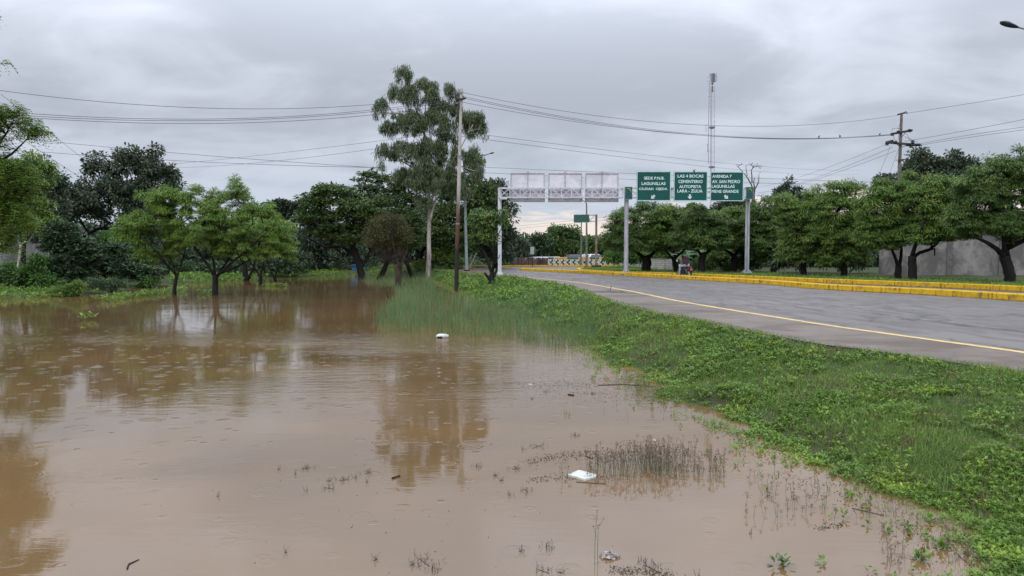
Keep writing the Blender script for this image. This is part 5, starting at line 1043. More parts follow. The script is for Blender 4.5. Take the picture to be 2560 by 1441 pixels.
for py, side in ((246, -1), (252, -1), (262, -1), (246, 1)):
    p = at_pole(py); MB().tube([p + Vector((side * .1, -.05, 0)), p + Vector((side * .32, -.05, .02))], [.05, .075], 8).build('insulator', ins, up)
m = MB(); m.box(at_pole(249) + Vector((-.02, -.14, 0)), (.5, .08, .1)); m.box(at_pole(258) + Vector((-.16, -.1, -.1)), (.09, .1, .7)); m.build('bracket', DKM, up)
m = MB(); p = at_pole(232); m.box(p + Vector((0, -.12, 0)), (.34, .06, .06)); m.build('top_bracket', GREY, up)

# ------------------------------------------------------------------ crossarm pole
Yq = 62.0; qt = Vector(A(2254, 284, Yq)); qb = Vector(A(2246, 640, Yq)); qb.z = ROADZ; O_ = Vector((qb.x, Yq, ROADZ)); qp = empty('power_pole', O_, 'power pole with two crossarms and black insulators above the right hand trees', 'power pole')
def q(px, py, dy=0): return Vector(A(px, py, Yq)) + Vector((0, dy, 0)) - O_
m = MB(); m.tube([q(2246, 690) * 0 + Vector((0, 0, -.4)), q(2248, 440), q(2254, 285)], [.19, .14, .10], 12); m.build('pole', plain('pole_brown', (.19, .155, .145), .7, col2=(.10, .08, .075), st=(2, 2, .4), scale=2), qp)
for (a, b, w_) in (((2228, 336), (2278, 327), .17), ((2212, 357), (2282, 363), .17)):
    MB().bar(q(*a, -.16), q(*b, -.16), .14, w_).build('crossarm', plain('arm_wood', (.055, .045, .045), .7), qp)
for px, py in ((2228, 336), (2243, 331), (2271, 327), (2215, 360), (2236, 357), (2268, 362), (2279, 355), (2275, 366)):
    p = q(px, py, -.16); mb = MB(); [mb.tube([p + Vector((0, 0, z_)), p + Vector((0, 0, z_ + .05))], [.17, .12], 9) for z_ in (-.14, -.05, .04)]; mb.build('insulator', ins, qp)
for a, b in (((2214, 358), (2232, 353)), ((2282, 363), (2300, 363)), ((2268, 362), (2285, 363))):
    mb = MB(); a = q(*a, -.1); b = q(*b, -.1); n_ = 6
    for i in range(n_): mb.tube([a + (b - a) * (i / n_), a + (b - a) * ((i + .7) / n_)], [.13, .11], 8)
    mb.build('strain_insulator', ins, qp)
m = MB()
for a, b in (((2238, 361), (2252, 369)), ((2266, 364), (2252, 369)), ((2262, 331), (2254, 343)), ((2236, 402), (2263, 398)), ((2243, 405), (2259, 401))): m.bar(q(*a, -.2), q(*b, -.05), .045)
m.build('brace', DKM, qp)
def jumper(pts, r=.012):
    P = smooth([tuple(x) for x in [(p.x, p.z) for p in pts]], 6); return [Vector((x, -.2, z)) for x, z in P]
m = MB()
for pts in (((2226, 330), (2228, 324), (2238, 322), (2253, 324)), ((2230, 338), (2233, 350), (2240, 354)), ((2258, 343), (2275, 350), (2290, 357)), ((2262, 335), (2272, 352)), ((2254, 296), (2244, 320), (2243, 352))): m.tube(jumper([q(*p) for p in pts]), .014, 4)
m.build('jumper_wire', DKM, qp)
MB().tube([q(2243, 287, -.05), q(2262, 282, -.05)], .06, 6).build('top_insulator', ins, qp)
m = MB(); m.bar(q(2244, 404), q(2268, 397), .06); m.prism([(q(2262, 404).x, q(2262, 404).z), (q(2269, 404).x, q(2269, 404).z), (q(2268, 394).x, q(2268, 394).z)], -.2, .1); m.build('fuse_arm', DKM, qp)

# ------------------------------------------------------------------ wires
WIRE = plain('wire', (.10, .10, .11), .5, .3); GW = 'power and telephone wires across the sky'
def wire(A0, B0, obs, label, r=.017, t0=None, t1=None, name='power_line', n=40):
    A0 = np.array(A0, float); B0 = np.array(B0, float); T = []; Z = []
    for px, py in obs:
        k = (px - 1280) / F; t_ = (k * A0[1] * 1.0 - A0[0]) / ((B0[0] - A0[0]) - k * (B0[1] - A0[1])); Yv = A0[1] + t_ * (B0[1] - A0[1])
        k2 = ray(px, py); t_ = (k2[0] / k2[1] * A0[1] - A0[0]) / ((B0[0] - A0[0]) - k2[0] / k2[1] * (B0[1] - A0[1])); Yv = A0[1] + t_ * (B0[1] - A0[1]); T.append(t_); Z.append(CAMZ + k2[2] / k2[1] * Yv)
    cf = np.polyfit(T, Z, min(2, len(T) - 1)); a = min(T) if t0 is None else t0; b = max(T) if t1 is None else t1; P = []
    for s in np.linspace(a, b, n): x, y = A0 + s * (B0 - A0); P.append(Vector((x, y, float(np.polyval(cf, s)))))
    o = P[0].copy(); w_ = MB().tube([p - o for p in P], r, 4, cap=False).build(name, WIRE, loc=o); tag(w_, label, 'wire', GW); return P
P1 = (-3.24, 47.0); PL = (-39, 32); P2 = (qt.x, Yq)
wire(P1, PL, [(1152, 238), (950, 258), (500, 272), (0, 226)], 'topmost wire running from the leaning pole to the left edge', .013, t1=1)
wire(P1, PL, [(1149, 246), (900, 279), (560, 297), (80, 285)], 'upper of the close pair of wires left of the leaning pole', .013, t1=1)
wire(P1, PL, [(1149, 251), (900, 284), (560, 300), (80, 291)], 'lower of the close pair of wires left of the leaning pole', .013, t1=1)
wire(P1, PL, [(1148, 260), (900, 290), (500, 310), (80, 295)], 'bottom wire of the three running left from the pole head', .013, t1=1)
wire(P1, P2, [(1155, 232), (1500, 290), (1880, 317), (2249, 288)], 'single top wire sagging between the two power poles', .013)
w2 = wire(P1, P2, [(1157, 241), (1600, 322), (1900, 344), (2229, 336)], 'upper wire of the bundle between the two power poles', .013)
wire(P1, P2, [(1157, 245), (1650, 331), (1900, 345.5), (2233, 337)], 'middle wire of the bundle between the two power poles', .013)
wire(P1, P2, [(1157, 256), (1600, 325), (1900, 346.5), (2231, 338)], 'lowest wire of the bundle between the two power poles', .013)
PR_ = (60, 44)
wire(P2, PR_, [(2258, 285), (2400, 263), (2560, 237)], 'top wire leaving the crossarm pole to the right edge', .014, t1=1)
wire(P2, PR_, [(2262, 354), (2420, 326), (2560, 299)], 'middle wire leaving the crossarm pole to the right edge', .014, t1=1)
wire(P2, PR_, [(2300, 360), (2430, 337), (2560, 318)], 'upper wire of the right hand pair below the crossarm', .014, t1=1)
wire(P2, PR_, [(2302, 363), (2430, 343), (2560, 325)], 'lower wire of the right hand pair below the crossarm', .014, t1=1)
PF = (46, 140)
wire(P2, PF, [(2212, 363), (2050, 426), (1890, 470)], 'upper wire descending left from the crossarm pole towards the dead tree', .015)
wire(P2, PF, [(2232, 368), (2080, 430), (1896, 482)], 'middle wire descending left from the crossarm pole towards the dead tree', .015)
wire(P2, PF, [(2240, 377), (2080, 436), (1898, 484)], 'lowest wire descending left from the crossarm pole towards the dead tree', .015)
H0 = (-75, 96); H1 = (95, 96)
wire(H0, H1, [(60, 348), (500, 388), (960, 421)], 'upper far wire sloping down behind the flooded trees', .024); wire(H0, H1, [(100, 380), (500, 405), (960, 419.5)], 'lower far wire sloping down behind the flooded trees', .024)
wire(H0, H1, [(1190, 418), (1500, 430), (1900, 447), (2560, 466)], 'upper far wire passing behind the gantry signs', .020); wire(H0, H1, [(1190, 431), (1500, 446), (1900, 458), (2560, 462)], 'lower far wire passing behind the gantry signs', .020)
wire(P1, (-30, 75), [(1148, 326), (937, 355), (660, 387), (440, 410)], 'faint upper wire leaving the middle of the leaning pole to the left', .012); wire(P1, (-30, 75), [(1148, 340), (941, 372), (680, 404), (440, 420)], 'faint lower wire leaving the middle of the leaning pole to the left', .012)
wire(P1, (50, 130), [(1155, 328), (1300, 352), (1600, 385), (2150, 425)], 'faint upper wire leaving the middle of the leaning pole to the right', .014); wire(P1, (50, 130), [(1155, 340), (1300, 362), (1600, 398), (2150, 436)], 'faint lower wire leaving the middle of the leaning pole to the right', .014)
D0 = (-26, 30); D1 = (-39, 78)
wire(D0, D1, [(2, 236), (214, 402), (356, 515)], 'highest of the diagonal wires dropping right at the left edge', .015); wire(D0, D1, [(20, 322), (210, 449), (352, 521)], 'second diagonal wire dropping right at the left edge', .015); wire(D0, D1, [(18, 350), (136, 441), (300, 546)], 'third diagonal wire dropping right at the left edge', .015)
wire((-2, 100), (20, 100), [(1290, 566), (1400, 555), (1540, 540)], 'upper faint wire over the far street left of the small green sign', .014); wire((-2, 100), (20, 100), [(1290, 572), (1400, 562), (1540, 548)], 'lower faint wire over the far street left of the small green sign', .014)
m = MB(); a = q(2226, 366, -.1); b = q(2198, 440, -.1); 
gw = wire(P2, (P2[0] - 4, Yq - .01), [(2226, 366), (2212, 402), (2190, 450)], 'stay wire with a black insulator slanting left under the crossarm pole', .012, name='stay_wire')
wire(P2, (P2[0] - 4, Yq - .02), [(2247, 372), (2232, 412), (2216, 455)], 'stay wire dropping close beside the crossarm pole', .012, name='stay_wire')

# ------------------------------------------------------------------ birds
BIRD = plain('bird_dark', (.045, .05, .065), .6)
def bird(px, py, Y, label, k=1.0, flip=1):
    c = Vector(A(px, py, Y)); r = empty('bird', c, label, 'bird'); m = MB(); R = Matrix.Rotation(math.radians(-40 * flip), 3, 'Y')
    m.ball((0, 0, .09 * k), (.055 * k, .05 * k, .10 * k), 8, 6, rot=R); m.ball((.06 * k * flip, 0, .19 * k), .042 * k, 8, 6); m.tube([(.09 * k * flip, 0, .19 * k), (.13 * k * flip, 0, .185 * k)], [.014 * k, .002], 5); m.add([(-.04 * k * flip, -.03 * k, .05 * k), (-.04 * k * flip, .03 * k, .05 * k), (-.17 * k * flip, .02 * k, -.05 * k), (-.17 * k * flip, -.02 * k, -.05 * k)], [(0, 1, 2, 3)])
    for s in (-.015, .015): m.tube([(0, s, .03 * k), (0, s, 0)], .006, 4)
    m.build('body', BIRD, r, smooth=False)
def yon(px, Pa, Pb):
    k = (px - 1280) / F; t_ = (k * Pa[1] - Pa[0]) / ((Pb[0] - Pa[0]) - k * (Pb[1] - Pa[1])); return Pa[1] + t_ * (Pb[1] - Pa[1])
bird(2047, 346, yon(2047, P1, P2), 'bird perched on the wire bundle, left of the other wire bird', .95); bird(2100, 344, yon(2100, P1, P2), 'bird perched on the wire bundle midway to the crossarm pole', 1.0, -1); bird(2199, 339, yon(2199, P1, P2), 'bird perched on the wire just left of the crossarm pole', .9); bird(2266, 285, Yq - .1, 'bird sitting on the very top of the crossarm pole', 1.0, -1); bird(1735, 431.5, GY_ - .45, 'small dark bird on top of the middle green sign', 1.0)

# ------------------------------------------------------------------ lattice mast
Ym = 150.0; mb_ = Vector(A(1779, 640, Ym)); mb_.z = .9; R_ = empty('radio_mast', mb_, 'tall slender lattice radio mast behind the middle and right green signs', 'mast')
def mm_(px, py, dy=0): return Vector(A(px, py, Ym)) + Vector((0, dy, 0)) - mb_
MG = plain('mast_grey', (.40, .40, .43), .6); MR = plain('mast_dark', (.22, .21, .23), .6); hw = .42; m = MB(); zt = mm_(1781, 215).z; cor = [(-hw, -.25), (hw, -.25), (0, .5)]
lean = (mm_(1781, 215).x) / zt
for cx0, cy0 in cor: m.tube([(cx0, cy0, 0), (cx0 + lean * zt, cy0, zt)], .042, 5)
m.build('mast_leg', MG, R_); m = MB(); z = 0; i = 0
while z < zt - 1:
    for k in range(3):
        a = cor[k]; b = cor[(k + 1) % 3]; m.bar((a[0] + lean * z, a[1], z), (b[0] + lean * (z + 1), b[1], z + 1), .024); m.bar((a[0] + lean * z, a[1], z), (b[0] + lean * z, b[1], z), .022)
    z += 1.0
m.build('lattice', MG, R_)
m = MB(); P = [mm_(1771.5, y_) for y_ in (410, 380, 330, 280, 207)]; P = [mm_(1771.5, 410), mm_(1770.5, 370), mm_(1771, 320), mm_(1772.5, 260), mm_(1773.5, 207)]; m.tube(P, .07, 5)
for y_ in (375, 241, 225): m.bar(mm_(1771, y_ + 3), mm_(1780, y_), .05)
m.bar(mm_(1766, 321), mm_(1771, 321), .05); m.tube([mm_(1765, 311), mm_(1765, 333)], .05, 5); m.tube([mm_(1769.5, 360), mm_(1769.5, 380)], .10, 5); m.build('cable_run', MG, R_)
m = MB()
for (x0, x1, dy) in ((1773.5, 1789, -.5), (1774, 1788, .5)):
    for y_ in (187, 207): m.bar(mm_(x0, y_, dy), mm_(x1, y_ - .6, dy), .06)
for px, y0, y1 in ((1773.5, 185, 208), (1776, 188, 206), (1789, 185, 207), (1786, 187, 206)): m.tube([mm_(px, y0, -.5), mm_(px, y1, -.5)], .07, 5)
for y_ in (193.5, 203): m.bar(mm_(1766.5, y_), mm_(1773, y_), .06); m.bar(mm_(1789, y_ - 2), mm_(1795, y_ - 2.6), .06)
m.build('antenna_frame', MG, R_); m = MB(); [m.box(mm_(px, 196, -.6), (.34, .25, 1.6)) for px in (1779.5, 1783)]; [m.tube([mm_(px, 185), mm_(px, 189)], .05, 4) for px in (1776, 1779, 1782)]; m.tube([mm_(1781, 212), mm_(1781, 207)], .2, 8); m.tube([mm_(1781, 215), mm_(1781.5, 230)], .16, 6); m.build('antenna', MR, R_)
m = MB(); [m.tube([(lean * z_, .1, z_ - .15), (lean * z_, .1, z_ + .15)], .62, 6) for z_ in (mm_(1780, 319).z, mm_(1780, 418).z)]; m.build('joint_plate', MR, R_)

# ------------------------------------------------------------------ street lamps
def lamp(px, pb, Y, label, top, head, r=.08, mat=None, zb=None, hl=.7, tiltup=0, arm0=None):
    x = M(px - 1280, Y); z0 = ROADZ if zb is None else zb; r_ = empty('street_lamp', (x, Y, z0), label, 'street lamp'); O = Vector((x, Y, z0)); T = Vector(A(*top, Y)) - O; Hd = Vector(A(*head, Y)) - O; m = MB(); mat = mat or GREY
    m.tube([(0, 0, 0), T * .35, T], [r * 1.25, r * 1.1, r * .7], 10); m.build('pole', mat, r_); m = MB()
    if arm0: a0 = Vector(A(*arm0, Y)) - O; m.tube([T - Vector((0, 0, .3)), a0, Hd], [r * .5, r * .45, r * .4], 6)
    else: m.tube([T, T + Vector((0, 0, .25)) + (Hd - T) * .25, Hd], [r * .7, r * .6, r * .5], 6)
    m.build('arm', mat, r_); d = (Hd - T).normalized(); d.y = 0
    if d.length < .2: d = Vector((-1, 0, 0))
    d.normalize(); m = MB(); m.ball(Hd + d * hl * .5, (hl * .5, .14, .075), 12, 8, rot=Vector((1, 0, 0)).rotation_difference(d).to_matrix()); m.build('lamp_head', plain('lamp_head', (.05, .06, .08), .4), r_, smooth=True)
    m = MB(); m.box((0, 0, .06), (.55, .55, .12)); m.build('base_plate', BASEM, r_, bevel=.01)
lamp(1167, 678, 70, 'pale green lamp post behind the leaning power pole, long arm reaching right', (1160, 400), (1224, 384.5), .12, plain('lamp_green', (.22, .29, .27), .5, var=.3), hl=.45, arm0=(1175, 401))
lamp(1466.5, 670, 87, 'slim far lamp post with curved top, left of the small green sign pole', (1466.5, 512), (1458, 503), .11, plain('lamp_olive', (.15, .16, .13), .6), hl=.4)
lamp(1452.5, 666, 95, 'thinner far lamp post rising behind the small green sign', (1453.5, 545), (1447, 541), .09, plain('lamp_olive', (.15, .16, .13), .6), hl=.35)
Yl = 29.0; r_ = empty('street_lamp', (24.1, Yl, gh(24.1, Yl)), 'dark street lamp head poking in at the top right corner', 'street lamp'); O = Vector(r_.location); h0 = Vector(A(2546, 69, Yl)) - O; h1 = Vector(A(2500, 55, Yl)) - O
MB().tube([(0, 0, 0), (0, 0, 5), (0, 0, h0.z - 1.2)], [.14, .11, .08], 12).build('pole', GREY, r_); MB().tube([(0, 0, h0.z - 1.25), (-.3, 0, h0.z - .75), h0 + Vector((.9, 0, -.2)), h0], [.06, .055, .05, .035], 8).build('arm', GREY, r_)
d = (h1 - h0); LL = d.length; R = Vector((1, 0, 0)).rotation_difference(d).to_matrix(); m = MB(); seg = 16; rings_ = [(0, .03, .03), (.08, .07, .05), (.3, .12, .085), (.6, .15, .10), (.85, .13, .085), (.96, .075, .05), (1, .01, .01)]; vs = []; fs = []
for t_, a, b in rings_:
    for k in range(seg): an = 2 * math.pi * k / seg; vs.append(h0 + R @ Vector((t_ * LL, a * math.cos(an), b * math.sin(an) * (1.0 if math.sin(an) > 0 else .75))))
for i in range(len(rings_) - 1):
    for k in range(seg): k2 = (k + 1) % seg; fs.append((i * seg + k, i * seg + k2, (i + 1) * seg + k2, (i + 1) * seg + k))
m.add(vs, fs); m.build('lamp_head', plain('lamp_blue', (.028, .036, .060), .4), r_, smooth=True)
MB().ball(h0 + R @ Vector((LL * .62, 0, -.05)), (LL * .25, .11, .05), 12, 6, rot=R).build('lens', plain('lens', (.12, .13, .15), .2), r_, smooth=True)
MB().box((0, 0, .05), (.5, .5, .1)).build('base_plate', BASEM, r_, bevel=.01)

# ------------------------------------------------------------------ small green cantilever sign
Ys = 79.0; x0 = M(1491 - 1280, Ys); zs = gh(x0, Ys); r_ = empty('direction_sign', (x0, Ys, zs), 'blank green cantilever sign on a rusty post, far off between the gantry posts', 'road sign'); O = Vector(r_.location); s_ = lambda px, py, dy=0: Vector(A(px, py, Ys)) + Vector((0, dy, 0)) - O
m = MB(); m.box((s_(1491, 673) * 0 + s_(1490, 537)) * .5, (.21, .21, s_(1490, 537).z)); m.build('post', plain('rust_pink', (.25, .17, .165), .7, col2=(.16, .09, .08), st=(2, 2, .5), scale=2), r_)
m = MB()
for py in (538.5, 553.5): m.bar(s_(1472, py, -.1), s_(1489, py, -.05), .07)
m.bar(s_(1474, 553, -.1), s_(1486, 539, -.1), .05); m.bar(s_(1473, 545, -.1), s_(1474, 553, -.1), .05); m.build('bracket', GREY, r_)
c = (s_(1434.5, 557) + s_(1473, 536.5)) / 2; w_ = M(38.5, Ys); h_ = M(20.2, Ys); p = MB().box(c, (w_, .06, h_), Matrix.Rotation(math.radians(-1), 3, 'Y')).build('sign_panel', plain('faded_green', (.035, .115, .095), .5, var=.2), r_, bevel=.01)
f = MB(); [f.box(c + Vector((0, -.035, s * (h_ / 2 - .02))), (w_, .01, .035), Matrix.Rotation(math.radians(-1), 3, 'Y')) for s in (-1, 1)]; f.build('sign_border', SFRAME, p)
MB().box((0, 0, .10), (1.0, .9, .32)).build('footing', BASEM, r_, bevel=.02)
m = MB(); m.box((0, 0, 0), (.62, .14, .13)); tag(m.build('storm_drain', BASEM, loc=(DRAIN[0], DRAIN[1] - .3, ROADZ + .12)), 'black storm drain mouth in the far yellow kerb', 'drain')
# small white board on a post
Yw = 92.5; r_ = empty('roadside_sign', (M(1331 - 1280, Yw), Yw, gh(2.6, Yw)), 'small blank white board on a thin post before the brown fence', 'sign'); O = Vector(r_.location); c = Vector(A(1330.5, 627, Yw)) - O; MB().box(c, (M(9.5, Yw), .04, M(19, Yw)), Matrix.Rotation(math.radians(2), 3, 'Y')).build('board', plain('pale_board', (.42, .48, .45), .5), r_, bevel=.01); MB().tube([(0, .03, 0), (0, .03, c.z + .7)], .04, 6).build('post', DKM, r_)

# ------------------------------------------------------------------ walls and fences
# patterned wall
Yw = 96.0; xa = M(1370 - 1280, Yw); xb = M(1538 - 1280, Yw); zb = ROADZ + .15; zt = A(1400, 643.2, Yw)[2]; r_ = empty('patterned_wall', (xa, Yw, zb), 'low wall painted with repeating navy and yellow motifs under a green and yellow band', 'wall'); WL = xb - xa; H = zt - zb; band = H * .27
MB().box((WL / 2, .1, H / 2 - .1), (WL, .2, H + .2)).build('wall', plain('wall_white', (.60, .60, .59), .7, var=.2), r_)
YL = plain('paint_yellow', (.62, .40, .07), .7, var=.2); NV = plain('paint_navy', (.020, .030, .095), .7, var=.2); NG = plain('paint_slate', (.035, .075, .085), .7); GN = plain('paint_green', (.030, .13, .085), .7, var=.2); OR = plain('paint_ochre', (.40, .20, .04), .7)
y_, g_, o_, n_, k_ = MB(), MB(), MB(), MB(), MB(); FY = -.004
segs = [(0, .087, 'g'), (.095, .28, 'y'), (.28, .455, 'g'), (.46, .615, 'y'), (.62, .765, 'g'), (.775, .93, 'y'), (.93, 1, 'g')]
for a, b, c_ in segs:
    (g_ if c_ == 'g' else y_).box((WL * (a + b) / 2, FY, H - band / 2), (WL * (b - a) - .03, .012, band - .04)); nL = int((b - a) * 42)
    if c_ == 'y':
        for i in range(nL): px_ = WL * (a + .012 + (b - a - .024) * (i + .5) / nL); o_.box((px_, FY - .009, H - band * .5), (.09, .008, band * .38)) if i % 5 != 2 else None
cw = WL / 12
for i in range(12):
    x = i * cw; y_.box((x + cw * .19, FY, H * .60), (cw * .26, .012, H * .20)); y_.box((x + cw * .19, FY, H * .14), (cw * .26, .012, H * .24)); n_.ball((x + cw * .50, FY, H * .37), (cw * .17, .012, H * .15), 12, 8); n_.box((x + cw * .30, FY, H * .42), (cw * .3, .010, H * .035), Matrix.Rotation(.25, 3, 'Y'))
    (k_ if i % 3 else n_).ball((x + cw * .76, FY, H * .58), (cw * .17, .013, H * .15), 10, 8); k_.ball((x + cw * .77, FY, H * .16), (cw * .17, .013, H * .16), 10, 8); n_.box((x + cw * .63, FY, H * .27), (cw * .22, .011, H * .10), Matrix.Rotation(.7, 3, 'Y')); n_.box((x + cw * .62, FY, H * .48), (cw * .2, .011, H * .09), Matrix.Rotation(-.7, 3, 'Y'))
y_.build('yellow_paint', YL, r_); g_.build('green_band', GN, r_); o_.build('ochre_marks', OR, r_); n_.build('navy_motif', NV, r_); k_.build('slate_motif', NG, r_)
# brown sheet fence
r_ = empty('sheet_fence', (-2.4, 97, ROADZ + .15), 'rusty brown fence of upright sheets left of the patterned wall', 'fence'); xa = M(1252 - 1280, 97); xb = M(1369 - 1280, 97); H = A(1300, 645, 97)[2] - ROADZ - .15; x = xa; i = 0; rg2 = random.Random(3)
sheetm = plain('rust_sheet', (.135, .085, .075), .75, col2=(.065, .042, .040), scale=1.4, st=(1, 1, .6)); sheetd = plain('rust_sheet_dark', (.055, .040, .038), .8)
m = MB()
while x < xb: w_ = rg2.choice((.5, .8, .95, 1.2)); m.box((x + w_ / 2 + 2.4, rg2.uniform(-.03, .03), H / 2 * rg2.uniform(.95, 1.02)), (w_ - .05, .03, H)); x += w_
m.build('sheet', sheetm, r_); m = MB(); [m.box((xa + 2.4 + (xb - xa) * k / 9 + (.2 if k % 2 else 0), -.08, H / 2), (.12, .12, H + .12)) for k in range(10)]; m.box(((xa + xb) / 2 + 2.4, .08, H * .8), (xb - xa, .05, .08)); m.build('fence_post', sheetd, r_)
# white block wall running away on the verge
def wall_between(a, b, z0a, z0b, h, th, name, label, mat, nm='wall'):
    a = Vector((*a, 0)); b = Vector((*b, 0)); d = b - a; L = d.length; ang = math.atan2(d.y, d.x); r = empty(name, (a.x, a.y, z0a), label, 'wall', ang); MB().box((L / 2, 0, h / 2 - .15), (L, th, h + .3)).build(nm, mat, r); return r, L
t = NT('block_wall'); co = t.coord('Object', rot=(math.pi / 2, 0, 0)); br = t.n('ShaderNodeTexBrick'); t.L(co, br.inputs[0]); br.inputs['Scale'].default_value = 1.0; br.inputs['Brick Width'].default_value = .75; br.inputs['Row Height'].default_value = .2; br.inputs['Mortar Size'].default_value = .02; br.inputs['Color1'].default_value = (.50, .48, .45, 1); br.inputs['Color2'].default_value = (.40, .38, .35, 1); br.inputs['Mortar'].default_value = (.20, .17, .15, 1)
nz = t.noise(t.coord('World'), 1.5, 5, .65); c = t.mix(t.math('MULTIPLY', t.ramp(nz, .45, .7), .7), br.outputs[0], (.24, .21, .17)); BLOCK = t.done(t.pbsdf(c, .85, 0, .2))
r_, L_ = wall_between((13.75, 95.8), (13.85, 67.5), ROADZ + .15, 0, 1.0, .16, 'block_wall', 'whitewashed concrete block wall right of the patterned wall', BLOCK); MB().box((L_ / 2, 0, 1.02), (L_ + .06, .22, .07)).build('coping', plain('coping', (.17, .145, .12), .9), r_)
r_, L_ = wall_between((13.95, 67.5), (14.6, 67.6), ROADZ + .15, 0, 1.0, .16, 'block_wall', 'short end return of the whitewashed block wall near the thick neem trunk', BLOCK)
# tall grey wall on the right
t = NT('old_render'); co = t.coord('World'); a_ = t.noise(t.coord('World', (1, 1, .6)), .8, 6, .7, .6); b_ = t.noise(co, 2.2, 5, .7, .4); c_ = t.noise(t.coord('World', (2.5, 2.5, .25)), 1.2, 4, .6)
c = t.mix(t.ramp(a_, .35, .62), (.29, .265, .25), (.13, .122, .118)); c = t.mix(t.math('MULTIPLY', t.ramp(b_, .55, .7), .8), c, (.085, .085, .085)); c = t.mix(t.math('MULTIPLY', t.ramp(c_, .58, .75), .6), c, (.24, .17, .12)); OLDW = t.done(t.pbsdf(c, .9, 0, .2, None, t.bump(b_, .4, .03)))
r_, L_ = wall_between((25.4, 51.2), (52, 44.0), ROADZ + .15, 0, 2.95, .2, 'concrete_wall', 'tall weathered grey wall behind the right hand neems', OLDW)
m = MB(); [m.box((i * 3.1 + 1.2, -.13, 1.42), (.34, .10, 3.0)) for i in range(10)]; m.build('pilaster', plain('pilaster', (.14, .13, .125), .9, var=.3), r_, bevel=.01); MB().box((L_ / 2, 0, 2.99), (L_ + .1, .26, .08)).build('coping', plain('coping', (.17, .145, .12), .9), r_)
# grey wall left and the forked fence posts
r_, L_ = wall_between((-46, 60), (-34.0, 55.0), .25, 0, 2.9, .18, 'concrete_wall', 'dull grey wall behind the forked fence posts on the left edge', plain('grey_render', (.16, .16, .165), .9, col2=(.09, .09, .09), scale=1.0, bump=.01))
FP = plain('fence_concrete', (.40, .38, .34), .85, var=.2)
fr = empty('wire_fence', (*A(38, 706, 45)[:2], gh(*A(38, 706, 45)[:2])), 'wire fence with pale forked concrete posts on the left bank', 'fence'); O = Vector(fr.location)
for (b, tpx, Y, yk) in (((38, 708), (52, 612), 45, 1), ((90, 690), (93, 616), 50, 0), ((124, 690), (123, 618), 55, 0), ((-12, 715), (2, 612), 42, 1)):
    p0 = Vector(A(*b, Y)) - O; p1 = Vector(A(*tpx, Y)) - O; p0.z -= .3; pm = MB(); pm.bar(p0, p1, .11, .11)
    if yk: pm.bar(p1, p1 + Vector((-.22, 0, .26)), .06); pm.bar(p1, p1 + Vector((.32, 0, .20)), .06)
    pm.build('fence_post', FP, fr, bevel=.008)
m = MB(); a0 = Vector(A(-12, 715, 42)) - O; a1 = Vector(A(38, 708, 45)) - O; a2 = Vector(A(90, 690, 50)) - O; a3 = Vector(A(124, 690, 55)) - O
for hgt in (.5, .9, 1.3, 1.7, 2.1):
    for a, b in ((a0, a1), (a1, a2), (a2, a3)): m.tube([Vector((a.x, a.y, hgt)), Vector((b.x, b.y, hgt))], .006, 4, cap=False)
m.build('fence_wire', GREY, fr)
# fence at the back of the bushes centre left
r_ = empty('board_fence', (*A(1040, 668, 98)[:2], .5), 'grey board fence deep under the trees left of the pavement end', 'fence'); m = MB(); [m.box((i * .22 - 4, 0, .6), (.19, .03, 1.25)) for i in range(58)]; m.build('board', plain('old_board', (.12, .12, .13), .9), r_); m = MB(); [m.box((2.4, .04, z_), (12.9, .04, .07)) for z_ in (.3, 1.0)]; m.build('rail', plain('old_board', (.12, .12, .13), .9), r_)
# ------------------------------------------------------------------ buildings far off
def shack(px0, px1, Y, zb, hw_, roof_rise, name, label, wallm, roofm, depth=5, over=.3):
    x0, x1 = M(px0 - 1280, Y), M(px1 - 1280, Y); r = empty(name, ((x0 + x1) / 2, Y, zb), label, 'building'); w_ = x1 - x0; wl = MB().box((0, depth / 2, hw_ / 2), (w_, depth, hw_)).build('wall', wallm, r); m = MB(); n_ = int(w_ / .18); vs = []; fs = []
    for i in range(n_ + 1):
        x = -w_ / 2 - over + (w_ + 2 * over) * i / n_; dz = .03 * math.sin(i * math.pi / 1.0 + .5) * (1 if i % 2 else -1); vs += [(x, -over, hw_ + .03 + dz), (x, depth + over, hw_ + .03 + dz + roof_rise), (x, -over, hw_ + .09 + dz), (x, depth + over, hw_ + .09 + dz + roof_rise)]
    for i in range(n_): a = i * 4; fs += [(a, a + 1, a + 5, a + 4), (a + 2, a + 6, a + 7, a + 3), (a, a + 4, a + 6, a + 2)]
    m.add(vs, fs); m.build('roof', roofm, r)
    d = MB().box((w_ * .2, -.02, .95), (.85, .05, 1.9)).build('door', plain('old_door', (.06, .045, .04), .8), r); f = MB().box((-w_ * .2, -.02, 1.2), (.9, .05, .7)).build('window', plain('dark_glass', (.03, .035, .04), .2), r)
ROOF = plain('pale_sheet_roof', (.58, .58, .60), .45, .2, var=.2); SW = plain('shack_wall', (.10, .08, .075), .9, var=.3)
shack(1256, 1318, 104, .02, 1.5, .22, 'shack', 'low shack with pale tin roof behind the left half of the brown fence', SW, ROOF); shack(1326, 1400, 108, .02, 1.5, .38, 'shack', 'low shack with brighter tin roof behind the left end of the patterned wall', SW, ROOF)
shack(1722, 1752, 74, .9, 1.95, .45, 'shack', 'shack with white sheet roof behind the banana plants', plain('shack_dim', (.16, .16, .15), .9), ROOF, 4); shack(1560, 1580, 112, .9, 1.7, .9, 'house', 'small pale blue house behind the block wall', plain('blue_wall', (.22, .42, .52), .7), plain('blue_roof', (.14, .34, .44), .6), 5)
shack(1584, 1602, 108, .9, 1.6, .2, 'house', 'small white walled house behind the bushes over the block wall', plain('white_wall', (.5, .5, .48), .7), SW, 5)
